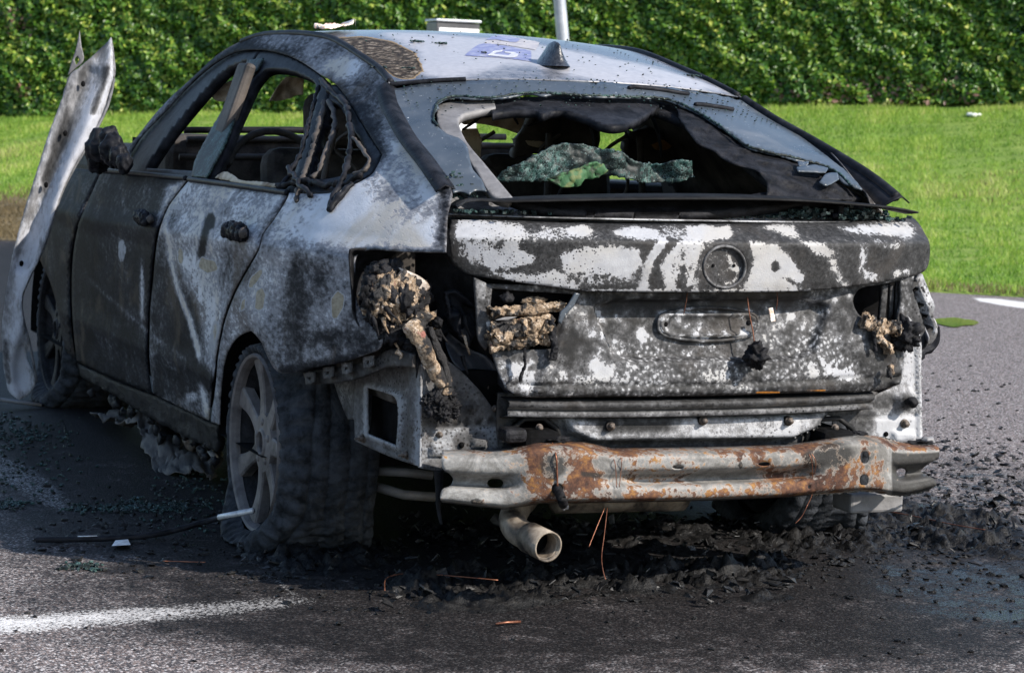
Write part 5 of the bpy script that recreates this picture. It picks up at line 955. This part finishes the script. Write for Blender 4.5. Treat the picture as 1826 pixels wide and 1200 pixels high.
# asphalt
def mat_asphalt():
    n = NT('sooty asphalt'); c = n.vor(185, 'F1', None, "Color"); d = n.vor(185, 'F1'); B = n.noise(260, 3, .6); L = n.noise(1.3, 6, .6, .4); L2 = n.noise(9, 7, .7, .4)
    sep = n.n.new("ShaderNodeSeparateColor"); n.l.new(c, sep.inputs[0])
    stone = n.ramp(sep.outputs[0], [(0, (.050, .048, .053)), (.35, (.105, .098, .099)), (.6, (.205, .155, .138)), (.82, (.31, .28, .275)), (1, (.62, .59, .58))])
    col = n.mix(n.step(d, .50, .85), stone, (.035, .033, .036))
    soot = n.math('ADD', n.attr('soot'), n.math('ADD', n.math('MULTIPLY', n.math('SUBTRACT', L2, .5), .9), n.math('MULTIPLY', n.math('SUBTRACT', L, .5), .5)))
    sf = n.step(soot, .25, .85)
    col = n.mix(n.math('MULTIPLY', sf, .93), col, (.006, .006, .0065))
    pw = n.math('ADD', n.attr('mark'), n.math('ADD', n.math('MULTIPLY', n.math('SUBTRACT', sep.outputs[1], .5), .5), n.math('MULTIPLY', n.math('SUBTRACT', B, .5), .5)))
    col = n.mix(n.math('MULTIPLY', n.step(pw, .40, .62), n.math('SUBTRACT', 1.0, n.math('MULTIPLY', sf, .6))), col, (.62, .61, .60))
    wet = n.step(n.math('ADD', n.attr('wet'), n.math('ADD', n.math('MULTIPLY', n.math('SUBTRACT', L2, .5), 1.7), n.math('MULTIPLY', n.math('SUBTRACT', sep.outputs[2], .5), .3))), .42, .72)
    col = n.mix(n.math('MULTIPLY', wet, .55), col, (.010, .011, .012))
    h = n.math('ADD', n.math('MULTIPLY', n.math('SUBTRACT', .5, d), .9), n.math('MULTIPLY', B, .25))
    nr = n.bump(h, .0018, .9); rg = n.math('MULTIPLY_ADD', wet, -.40, .70)
    rg = n.math('ADD', rg, n.math('MULTIPLY', sf, -.12))
    return n.out(col, rg, 0, nr, n.math('MULTIPLY_ADD', wet, .20, .07))
asph = mat_asphalt()
xs_ = np.concatenate([np.linspace(-60, -5, 12), np.linspace(-4.6, 9, 300), np.linspace(9.8, 80, 14)]); ys_ = np.concatenate([np.linspace(-40, -4, 8), np.linspace(-3.4, 11, 330), np.linspace(11.8, 120, 12)])
X, Y = np.meshgrid(xs_, ys_); GQ = np.stack([X, Y, np.zeros_like(X)], -1); P2 = np.stack([X.ravel(), Y.ravel()], 1); pq = np.full((X.size, 2), -1e5)
dpt = (GQ.reshape(-1, 3)-CAM)@_f; vis = dpt > .5; pq[vis] = proj(GQ.reshape(-1, 3)[vis])
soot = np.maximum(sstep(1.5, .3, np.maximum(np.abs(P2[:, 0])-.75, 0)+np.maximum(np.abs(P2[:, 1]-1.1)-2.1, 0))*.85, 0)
soot = np.maximum(soot, paint(pq, 0, [('p', [(420, 960), (700, 930), (1000, 960), (1500, 900), (1750, 900), (1840, 960), (1830, 1010), (1500, 1060), (1100, 1080), (700, 1070), (480, 1010)], .95, 35), ('e', (200, 880, 330, 100), .55, .5), ('e', (1750, 900, 220, 110), .50, .5), ('p', [(-50, 950), (400, 960), (700, 1050), (400, 1060), (-50, 1060)], .38, 40), ('e', (700, 1090, 300, 40), .22, .6), ('e', (1150, 1140, 300, 50), .0, .7), ('e', (1600, 1110, 260, 60), .30, .6), ('p', [(-80, 432), (120, 440), (150, 700), (-80, 700)], .95, 12)]))  # soot; the left foreground patches also paint the car's shadow
wet = paint(pq, 0, [('p', [(1500, 1010), (1700, 985), (1900, 980), (1900, 1150), (1700, 1110), (1560, 1060)], .48, 40), ('e', (1780, 1060, 120, 50), .55, .8), ('e', (1700, 900, 220, 90), .40, .6), ('e', (300, 940, 300, 60), .30, .6), ('e', (1790, 1098, 40, 8), 1, .3)])
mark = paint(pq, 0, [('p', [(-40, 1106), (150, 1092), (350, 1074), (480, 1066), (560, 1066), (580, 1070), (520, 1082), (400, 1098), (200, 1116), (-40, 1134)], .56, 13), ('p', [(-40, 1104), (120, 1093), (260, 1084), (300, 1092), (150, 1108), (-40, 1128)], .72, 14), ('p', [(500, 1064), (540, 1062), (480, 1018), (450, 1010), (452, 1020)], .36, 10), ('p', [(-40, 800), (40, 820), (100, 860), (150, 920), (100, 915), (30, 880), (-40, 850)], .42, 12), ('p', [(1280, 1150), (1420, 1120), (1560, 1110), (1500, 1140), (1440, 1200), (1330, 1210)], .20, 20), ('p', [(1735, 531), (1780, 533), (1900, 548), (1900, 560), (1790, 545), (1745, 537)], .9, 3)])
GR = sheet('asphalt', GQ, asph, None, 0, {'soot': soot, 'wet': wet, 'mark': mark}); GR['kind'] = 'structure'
# puddles
pm = NT('still water'); pmat = pm.out((.015, .017, .014), .03, 0, pm.bump(pm.noise(14, 2, .5), .0006, .3)); pmat.node_tree.nodes["Principled BSDF"].inputs["IOR"].default_value = 1.6
for pts in ([(1660, 571), (1672, 568), (1684, 567), (1702, 566), (1722, 569), (1738, 571), (1746, 575), (1738, 579), (1720, 580), (1704, 583), (1684, 580), (1670, 576)],):
    qd_ = resample(pts, 3, True); Pp = np.array([at(a[0], a[1], 2, .006) for a in qd_]); pu = mk('puddle', Pp, [tuple(range(len(Pp)))], pmat, None, False)
    if pu.data.polygons[0].normal.z < 0: pu.data.flip_normals()
    pu['kind'] = 'structure'
# charred crust and rubble around the car (uncountable)
def crust(name, pts, hgt, step, sc, mat, label, jag=2, extra=None):
    g = np.array([at(a[0], a[1], 2, 0.0)[:2] for a in resample(pts, 12)]); q, T = cdt(g, (), .0085, False, .010); P = np.concatenate([q, np.zeros((len(q), 1))], 1); ed_ = np.clip(sdist(q, g)/.09, 0, 1)
    f1 = fractal(P, 7, .7, 6); f2 = np.abs(fractal(P, 13, .8, 5, 9)); f3 = fractal(P, 34, .8, 3, 4)
    P[:, 2] = -.004+ed_**.7*hgt*.62*np.clip(.15+.75*f1+.6*f2+.30*f3+.2*fractal(P, 70, .8, 3, 6), -.12, 1.6); P[:, :2] += (f3*.006)[:, None]
    nm_ = np.cross(P[T[:, 1]]-P[T[:, 0]], P[T[:, 2]]-P[T[:, 0]])[:, 2] < 0; T[nm_] = T[nm_][:, ::-1]
    o = mk(name, P, T, mat, None); tagit(o, label, 'charred debris', kind='stuff'); return o
crm = plain('charred rubble', (.0025, .0025, .003), (.007, .007, .0075), 26, .50, .010, sb=170, c2=(.016, .015, .0145), spec=.22)
crust('charred_crust', [(410, 985), (450, 962), (540, 962), (640, 955), (690, 962), (720, 990), (720, 1012), (650, 1020), (560, 1030), (480, 1015)], .075, 3.2, 9, crm, 'lumpy charred crust on the asphalt behind the left rear wheel')
crust('charred_crust', [(680, 1030), (720, 1020), (860, 1010), (960, 1020), (1050, 1005), (1130, 1010), (1180, 1000), (1230, 1008), (1330, 990), (1440, 995), (1450, 1020), (1400, 1045), (1300, 1050), (1180, 1060), (1050, 1068), (900, 1092), (760, 1090), (690, 1070)], .078, 3.4, 9, crm, 'long ridge of molten charred crust on the asphalt below the bumper beam')
crust('charred_crust', [(700, 935), (900, 925), (1150, 925), (1300, 935), (1330, 965), (1150, 985), (900, 990), (740, 975)], .045, 3.4, 9, crm, 'black charred crust in the shade under the exhaust pipe')
crust('charred_crust', [(1280, 935), (1400, 905), (1500, 890), (1640, 900), (1740, 915), (1840, 940), (1840, 1000), (1720, 990), (1600, 985), (1480, 990), (1380, 985), (1300, 965)], .075, 3.6, 9, crm, 'broad charred crust on the asphalt right of the exhaust')
crust('charred_crust', [(1300, 1058), (1330, 1050), (1400, 1052), (1430, 1066), (1380, 1078), (1320, 1072)], .05, 3, 10, crm, 'small charred crust patch in front of the long ridge')
fk = MB()
def flakes(fn, k):
    for _ in range(k):
        px, py = fn(); p = at(px, py, 2, 0); s_k = .005+.022*rng.random()**2.6; n5 = int(rng.integers(5, 8)); R_ = np.array(Matrix.Rotation(rng.random()*6.3, 3, 'Z'))@np.array(Matrix.Rotation(rng.normal(0, .55), 3, 'X'))@np.array(Matrix.Rotation(rng.normal(0, .4), 3, 'Y'))
        ang = np.sort(rng.random(n5)*2*math.pi); rad = s_k*(.55+.6*rng.random(n5)); top = np.stack([rad*np.cos(ang), rad*np.sin(ang), .18*rad*rng.normal(0, 1, n5)], 1); bot = top*.92-[0, 0, s_k*.16]; V = np.concatenate([top, bot, [[0, 0, s_k*.12]]])@R_.T+p+[0, 0, .004+.030*rng.random()**2]
        fk.add(V, [(i, (i+1) % n5, 2*n5) for i in range(n5)]+[(i, n5+i, n5+(i+1) % n5, (i+1) % n5) for i in range(n5)])
flakes(lambda: (rng.uniform(690, 1440), 1040+rng.normal(0, 20)), 230)
flakes(lambda: (rng.uniform(1300, 1830), rng.normal(945, 30)), 280)
flakes(lambda: (rng.uniform(420, 720), rng.normal(990, 18)), 120)
flakes(lambda: (rng.uniform(720, 1330), rng.normal(955, 18)), 260)
flakes(lambda: (rng.uniform(1650, 1830), rng.uniform(800, 960)), 160)
tagit(fk.build('charred_flakes', plain('charred flakes', (.003, .003, .0035), (.012, .012, .013), 30, .42, .003, sb=160, c2=(.030, .028, .027), spec=.3), None, False), 'thin curled flakes of charred plastic lying over the black crust', 'charred debris', kind='stuff')
rb = MB()
def scatter(fn, k, smin, smax):
    for _ in range(k):
        px, py = fn(); p = at(px, py, 2, 0); s = smin+(smax-smin)*rng.random()**2.5
        V, Fs = ico(1); V = V*(1+.45*rng.normal(0, 1, (len(V), 1)).clip(-1, 1))*np.array([s*(.7+.8*rng.random()), s*(.7+.8*rng.random()), s*.55]); rb.add(V+p+[0, 0, s*.3], Fs)
scatter(lambda: (rng.uniform(420, 1830), 1010+rng.normal(0, 45)), 1100, .002, .011)
scatter(lambda: (rng.uniform(1640, 1830), rng.uniform(780, 980)), 520, .002, .011)
scatter(lambda: (rng.uniform(60, 500), rng.normal(950, 40)), 380, .002, .012)
scatter(lambda: (rng.uniform(900, 1700), rng.normal(960, 26)), 700, .002, .013)
scatter(lambda: (rng.uniform(0, 1826), rng.uniform(1000, 1180)), 320, .001, .007)
scatter(lambda: (rng.uniform(1600, 1826), rng.uniform(640, 900)), 160, .002, .011)
tagit(rb.build('charred_rubble', crm, None, False), 'loose crumbs of charred plastic scattered over the asphalt around the car', 'charred debris', kind='stuff')
gg = MB()
for (cx, cy, sx_, sy_, k) in ((30, 770, 50, 14, 260), (160, 905, 25, 4, 90), (235, 902, 20, 6, 140), (305, 903, 20, 5, 120), (20, 898, 18, 4, 70), (340, 858, 30, 12, 60), (350, 910, 60, 20, 120), (140, 1010, 22, 4, 50), (60, 830, 60, 30, 130)):
    for _ in range(k): p = at(rng.normal(cx, sx_), rng.normal(cy, sy_), 2, .004); crumb(gg, p, .005+.006*rng.random())
tagit(gg.build('ground_glass_crumbs', M['crumb'], None, False), 'teal crumbs of shattered glass strewn on the asphalt left of the car', 'glass crumbs', kind='stuff')
# loose pieces on the ground
ts = spline3([at(*p, 2, z) for p, z in (((64, 962), .012), ((150, 961), .012), ((240, 957), .014), ((300, 948), .02), ((370, 929), .05), ((412, 918), .08))], 8); ts_o = tube('trim_strip', ts, .008, M['seal'], None, 8)
thing(ts_o, 'long bent black trim strip leaning from the asphalt against the left rear wheel', 'trim strip')
a1, a2 = ts[-1], at(452, 910, 1, at(412, 918, 2, .08)[1]-.06); alu = plain('bare aluminium', (.40, .40, .41), (.62, .62, .62), 50, .4, .0006, .3)
tube('strip_end', [a1-(a2-a1)*.55, a1, a2], .0085, alu, ts_o, 6)
tube('strip_stain', [ts[7]+[0, 0, .007], ts[10]+[0, 0, .007]], .0025, alu, ts_o, 5)
def flat(name, pts, z, mat, th=.004, rough=.0):
    q = resample(pts, 3, True, False); P = np.array([at(a[0], a[1], 2, z) for a in q]); c = P.mean(0); V = np.vstack([P, c[None]+[0, 0, th]]); k = len(P)
    o = mk(name, V, [(i, (i+1) % k, k) for i in range(k)], mat, None, False); return o
wc = flat('white_chip', [(199, 973), (206, 963), (228, 961), (233, 971)], .012, plain('white speckled flake', (.5, .5, .5), (.78, .78, .77), 60, .6, .002)); thing(wc, 'small white paint flake lying beside the black trim strip', 'paint flake')
# crumpled undertray below the sill
q, T = cdt(zr([(440, 960), (520, 935), (620, 985), (700, 975), (760, 960), (840, 1010), (900, 1080), (960, 1100), (1010, 1140), (1010, 1210), (900, 1200), (800, 1180), (720, 1150), (640, 1060), (540, 1010), (450, 985)]), (), 3.5, True, .5)
P = np.array([at(a[0], a[1], 2, .03) for a in q]); fz = fractal(P*np.array([1.5, .5, 1]), 6, .8, 5); P[:, 2] += .05*fz+.05*paint(q, 0, [('e', (290, 785, 50, 26), 1, .8)]); P[:, 0] += .03*fractal(P, 8, .8, 3, 7)
us = mk('undertray_sheet', P, T, plain('sooty fibre sheet', (.012, .012, .013), (.055, .048, .043), 7, .7, .004, c2=(.10, .085, .072))); solid(us, .004); thing(us, 'crumpled brown-black fibre undertray sagging onto the asphalt below the left sill', 'undertray')
tube('sill_rail', spline3([at(*p, 2, .07) for p in ((300, 735), (340, 775), (384, 815))], 5), .012, M['trimgrey'], CAR, 8)
lump('sill_bracket', at(346, 790, 2, .08), (.03, .03, .03), M['bolt'], CAR, .5, 2, 1, 3)
for i in range(26):
    t = rng.random(); px = 150+240*t+rng.normal(0, 6); py = 690+120*t+rng.normal(0, 10); lump('sill_drip', at(px, py, 0, -.80), (.012, .03, .010+.012*rng.random()), M['char'], CAR, .7, 2, i*1.9, 2)
for pts, lb in (([(686, 1052), (690, 1030), (730, 1022), (800, 1026), (888, 1034)], 'thin orange copper wire looping over the charred crust behind the left rear wheel'), ([(1545, 905), (1620, 918), (1700, 935), (1760, 945)], 'thin orange copper wire lying on the charred crust at the right'), ([(290, 1000), (330, 1001), (366, 1002)], 'short red wire lying on the asphalt in front of the trim strip')):
    wv = wire([at(*p, 2, .03 if p[0] > 500 else .006) for p in pts], None, 'copper_wire', .0016); thing(wv, lb, 'wire')
tw = tube('dry_twig', [at(884, 1112, 2, .006), at(905, 1109, 2, .008), at(928, 1108, 2, .006)], .003, M['copper'], None, 5); thing(tw, 'short brown twig on the asphalt below the charred ridge', 'twig')
# lawn
aa = np.linspace(-26, 30, 150); bb = np.concatenate([np.linspace(-.15, 11, 90), np.linspace(12, 60, 12)]); Am, Bm = np.meshgrid(aa, bb)
LX = E0[0]+Am*ed[0]+Bm*en[0]; LY = E0[1]+Am*ed[1]+Bm*en[1]; LZ = lawn_z(LX, LY); LZ = np.where(Bm < 0, -.03, LZ); LG = np.stack([LX, LY, LZ], -1)
nl = NT('grassy soil'); A = nl.noise(1.2, 7, .65); B = nl.noise(30, 5, .7)
lcol = nl.ramp(nl.math('ADD', nl.math('MULTIPLY', A, .6), nl.math('MULTIPLY', B, .4)), [(.3, (.08, .13, .018)), (.5, (.15, .23, .03)), (.7, (.24, .27, .06))])
lcol = nl.mix(nl.step(nl.math('ADD', nl.attr('scorch'), nl.math('MULTIPLY', nl.math('SUBTRACT', A, .5), .5)), .3, .7), lcol, (.12, .095, .05))
lq = proj(LG.reshape(-1, 3)); sc_ops = [('p', [(-400, 345), (100, 350), (200, 380), (200, 460), (-400, 460)], 1, 24)]
lw = sheet('lawn', LG, nl.out(lcol, .9, 0, nl.bump(B, .01)), None, 0, {'scorch': paint(lq, 0, sc_ops)}); lw['kind'] = 'structure'
# grass blades
NB = 460000
a = rng.uniform(-9, 15, NB); b = HD*rng.random(NB)**1.05; bx_ = E0[0]+a*ed[0]+b*en[0]; by_ = E0[1]+a*ed[1]+b*en[1]; bz_ = lawn_z(bx_, by_)
pr = proj(np.stack([bx_, by_, bz_], 1)); keep = (pr[:, 0] > -420) & (pr[:, 0] < 2250); bx_, by_, bz_, pr = bx_[keep], by_[keep], bz_[keep], pr[keep]; k = len(bx_)
cl1 = np.sin(bx_*2.1+np.sin(by_*1.7)*1.5)*np.sin(by_*2.6+np.cos(bx_*1.3)*1.4); cl2 = np.sin(bx_*7.3+by_*3.1)*np.sin(by_*8.9-bx_*2.2)
h = (.026+.034*rng.random(k)**1.5)*(1+.5*cl1+.4*cl2+.3*np.sin(bx_*17+by_*5)*np.sin(by_*19-bx_*7)); w = .0028+.0022*rng.random(k); th_ = rng.uniform(0, 2*math.pi, k); ln = rng.normal(0, .5, (k, 2))*h[:, None]
bs_ = np.stack([bx_, by_, bz_-.004], 1); dx = np.stack([np.cos(th_)*w, np.sin(th_)*w, np.zeros(k)], 1); mid = bs_+np.concatenate([ln*.35, (h*.6)[:, None]], 1); tip = bs_+np.concatenate([ln, h[:, None]], 1)
Vb = np.stack([bs_-dx, bs_+dx, mid+dx*.7, mid-dx*.7, tip], 1).reshape(-1, 3)
def bigmesh(name, V, quads, tris, attrs):
    me = bpy.data.meshes.new(name); nq, nt_ = len(quads), len(tris); me.vertices.add(len(V)); me.vertices.foreach_set("co", V.astype(np.float32).ravel())
    li = np.concatenate([quads.ravel(), tris.ravel()]).astype(np.int32); me.loops.add(len(li)); me.loops.foreach_set("vertex_index", li); me.polygons.add(nq+nt_)
    st = np.concatenate([np.arange(nq)*4, nq*4+np.arange(nt_)*3]).astype(np.int32); me.polygons.foreach_set("loop_start", st); me.update(calc_edges=True)
    for kk, vv in attrs.items(): me.attributes.new(kk, 'FLOAT', 'POINT').data.foreach_set("value", vv.astype(np.float32))
    me.validate(); return me
i5 = np.arange(k)*5; lo_ = np.sin(bx_*.55+1.3*np.sin(by_*.4))*np.sin(by_*.7+bx_*.3); tint = np.clip(.47+.24*cl1+.22*cl2+.20*lo_+rng.normal(0, .17, k), 0, 1); scb = np.maximum(paint(pr, 0, sc_ops), .75*sstep(.5, .0, b[keep]+.18*cl2+.1*cl1)+.10*(lo_ > .45)); scb = np.where(rng.random(k) < scb*1.1, 1.0, 0.0)
me = bigmesh('grass', Vb, np.stack([i5, i5+1, i5+2, i5+3], 1), np.stack([i5+3, i5+2, i5+4], 1), {'tint': np.repeat(tint, 5), 'scorch': np.repeat(scb, 5)})
ng = NT('grass blades'); gc = ng.ramp(ng.attr('tint'), [(0, (.085, .19, .022)), (.45, (.215, .37, .045)), (.8, (.38, .49, .09)), (1, (.52, .52, .20))]); gc = ng.mix(ng.attr('scorch'), gc, (.20, .15, .075)); gmat = ng.out(gc, .55)
tr_ = ng.n.new("ShaderNodeBsdfTranslucent"); ng.l.new(gc, tr_.inputs[0]); ms = ng.n.new("ShaderNodeMixShader"); ms.inputs[0].default_value = .5; ng.l.new(ng.b.outputs[0], ms.inputs[1]); ng.l.new(tr_.outputs[0], ms.inputs[2]); ng.l.new(ms.outputs[0], ng.n["Material Output"].inputs[0])
og = link('grass', me, gmat, None, False); tagit(og, 'short green grass on the bank below the hedge', 'grass', kind='stuff')
# hedge
H0 = E0+en*(HD+.55); HH = 2.15
HEDGE = empty('clipped_hedge', (H0[0], H0[1], 1.0)); tagit(HEDGE, 'long dense clipped evergreen hedge on top of the grass bank', 'hedge')
def hz(a): x = H0[0]+a*ed[0]; y = H0[1]+a*ed[1]; return lawn_z(x, y)
def htop(a): return hz(a)*0+float(np.mean([hl_[2], hr_[2]]))+1.62+.05*np.sin(a*1.3)+.035*np.sin(a*3.7+1)
NLf = 215000
a = rng.uniform(-13, 18, NLf); face = rng.random(NLf); depth = np.abs(rng.normal(0, .085, NLf)); zb0 = hz(a); zt0 = htop(a)
tz = rng.random(NLf); z = zb0-.05+(zt0-zb0+.05)*tz; bul = .03*np.sin(a*1.3+z*1.1)+.028*np.sin(a*3.3+z*4.0+np.sin(z*7))+.03*np.sin(a*7.1-z*9.2+np.sin(a*3.1))+.03*np.sin(a*15+z*17+np.sin(a*5-z*6)*2)
off = -.50+depth-bul-.02; topm = face > .86; off = np.where(topm, rng.uniform(-.5, .5, NLf), off); z = np.where(topm, zt0-np.abs(rng.normal(0, .05, NLf)), z)
cx_ = H0[0]+a*ed[0]+off*en[0]; cy_ = H0[1]+a*ed[1]+off*en[1]; cen = np.stack([cx_, cy_, z], 1)
L_ = .018+.030*rng.random(NLf)**1.4; Wd = L_*(.42+.15*rng.random(NLf))
nrm = np.stack([-en[0]*.8+.15+rng.normal(0, .46, NLf), -en[1]*.8-.15+rng.normal(0, .46, NLf), .50+rng.normal(0, .42, NLf)], 1); nrm /= np.linalg.norm(nrm, axis=1)[:, None]
axd = np.stack([rng.normal(0, 1, NLf), rng.normal(0, 1, NLf), rng.normal(.2, .8, NLf)], 1); axd -= (axd*nrm).sum(1)[:, None]*nrm; axd /= np.linalg.norm(axd, axis=1)[:, None]; sd_ = np.cross(nrm, axd)
Lv = L_[:, None]; Wv = Wd[:, None]; fold = nrm*(Wv*.30)
VV = np.stack([cen-axd*Lv, cen-axd*Lv*.25+sd_*Wv+fold, cen+axd*Lv*.45+sd_*Wv*.75+fold, cen+axd*Lv-nrm*Lv*.25, cen+axd*Lv*.45-sd_*Wv*.75+fold, cen-axd*Lv*.25-sd_*Wv+fold, cen+axd*Lv*.1], 1).reshape(-1, 3)
i7 = np.arange(NLf)*7; quads = np.concatenate([np.stack([i7, i7+1, i7+2, i7+6], 1), np.stack([i7, i7+6, i7+4, i7+5], 1)]); tris = np.concatenate([np.stack([i7+6, i7+2, i7+3], 1), np.stack([i7+6, i7+3, i7+4], 1)])
clv = .5*np.sin(a*1.9+np.sin(z*3))*np.sin(z*4.4+a)+.5*np.sin(a*6.3+z*5); tl = np.clip(.45+.16*clv+rng.normal(0, .26, NLf), 0, 1); hp = proj(cen)
dead = (rng.random(NLf) < .55*paint(hp, 0, [('p', [(1380, 150), (1560, 140), (1700, 140), (1760, 190), (1380, 192)], .35, 20), ('p', [(0, 20), (60, 30), (50, 70), (0, 60)], .5, 20), ('e', (40, 160, 14, 10), .8, .5)])).astype(float)
me = bigmesh('hedge_leaves', VV, quads, tris, {'tint': np.repeat(tl, 7), 'scorch': np.repeat(dead, 7)})
nh = NT('hedge leaves'); hc = nh.ramp(nh.attr('tint'), [(0, (.020, .065, .010)), (.42, (.075, .185, .018)), (.72, (.19, .31, .035)), (1, (.45, .49, .09))]); hc = nh.mix(nh.attr('scorch'), hc, (.26, .15, .11)); nh.out(hc, .38)
tr_ = nh.n.new("ShaderNodeBsdfTranslucent"); nh.l.new(hc, tr_.inputs[0]); ms = nh.n.new("ShaderNodeMixShader"); ms.inputs[0].default_value = .34; nh.l.new(nh.b.outputs[0], ms.inputs[1]); nh.l.new(tr_.outputs[0], ms.inputs[2]); nh.l.new(ms.outputs[0], nh.n["Material Output"].inputs[0])
link('foliage', me, nh.m, HEDGE, False).matrix_parent_inverse = Matrix.Translation(-HEDGE.location)
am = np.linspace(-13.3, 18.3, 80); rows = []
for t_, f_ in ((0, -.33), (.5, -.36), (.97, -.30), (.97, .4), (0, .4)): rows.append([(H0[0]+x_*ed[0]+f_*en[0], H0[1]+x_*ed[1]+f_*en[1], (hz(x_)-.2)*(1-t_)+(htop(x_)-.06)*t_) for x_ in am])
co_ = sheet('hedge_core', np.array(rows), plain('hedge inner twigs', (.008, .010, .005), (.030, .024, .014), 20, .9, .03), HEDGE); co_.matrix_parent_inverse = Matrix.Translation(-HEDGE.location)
for x_ in np.arange(-10, 14, .5):
    p = np.array([H0[0]+x_*ed[0]-.36*en[0], H0[1]+x_*ed[1]-.36*en[1], float(hz(x_))-.05]); V, Fs = tube_data([p, p+[rng.normal(0, .03), 0, .25], p+[rng.normal(0, .08), 0, .6]], [.016, .012, .006], 6); mk('stem', V, Fs, M['brown'], HEDGE).matrix_parent_inverse = Matrix.Translation(-HEDGE.location)
# lamp post and cabinet at the lawn edge
galv = plain('galvanised steel', (.34, .36, .40), (.50, .52, .56), 5, .45, .001, .5)
pb = at(1003, 60, 1, 11.2); rb0 = np.array([pb[0]-.01, pb[1], -.02])
t0_ = at(1003, 62, 1, pb[1]); t1_ = at(997.5, 0, 1, pb[1]); dirp = (t1_-t0_)/np.linalg.norm(t1_-t0_); gp = t0_-dirp*(t0_[2]/dirp[2])
LP = empty('lamp_post', (0, 0, 0)); tagit(LP, 'slender galvanised steel post standing behind the car roof', 'post')
tube('post_shaft', [gp, t0_, t1_, gp+dirp*4.6], [.056, .050, .049, .040], galv, LP, 20); tube('post_collar', [gp, gp+dirp*.35], .075, galv, LP, 20); tube('post_cap', [gp+dirp*4.6, gp+dirp*4.68], [.05, .03], galv, LP, 16)
CB = empty('service_cabinet', (0, 0, 0)); tagit(CB, 'narrow white metal cabinet with dark edges standing behind the car roof', 'cabinet')
yc = 10.2; ca = at(779, 34, 1, yc); cb_ = at(856, 39, 1, yc); cw = np.linalg.norm(cb_-ca); zt = (ca[2]+cb_[2])/2; cxm = (ca+cb_)/2
Rz = np.array(Matrix.Rotation(math.atan2(cb_[1]-ca[1], cb_[0]-ca[0]), 3, 'Z')); ctr = np.array([cxm[0], cxm[1]+.11, zt/2-.01])
wht = plain('white enamel', (.62, .62, .62), (.74, .74, .74), 6, .4, .0005); dkm = plain('dark grey enamel', (.04, .04, .045), (.07, .07, .075), 10, .4, .0005)
rbox('cabinet_body', ctr, (cw, .22, zt-.02), dkm, CB, .006, Rz); rbox('cabinet_front', ctr+Rz@np.array([.006, -.113, -.01]), (cw-.022, .008, zt-.08), wht, CB, .003, Rz); rbox('cabinet_lid', np.array([ctr[0]+.0, ctr[1], zt-.006]), (cw+.015, .25, .018), galv, CB, .004, Rz); rbox('cabinet_plinth', np.array([ctr[0], ctr[1], .04]), (cw+.05, .28, .1), M['trimgrey'], CB, .01, Rz)
# white litter on the lawn, a few fallen leaves
lt = MB(); c = LAWN([(1730, 210)])[0]
for i in range(9): V, Fs = lump_data(c+[rng.normal(0, .05), rng.normal(0, .05), .03], (.035, .035, .02), .5, 2, i*1.3, 2); lt.add(V, Fs)
thing(lt.build('white_litter', plain('white tissue', (.55, .58, .50), (.8, .8, .78), 30, .8), None), 'crumpled white litter on the grass near the hedge at the right', 'litter')
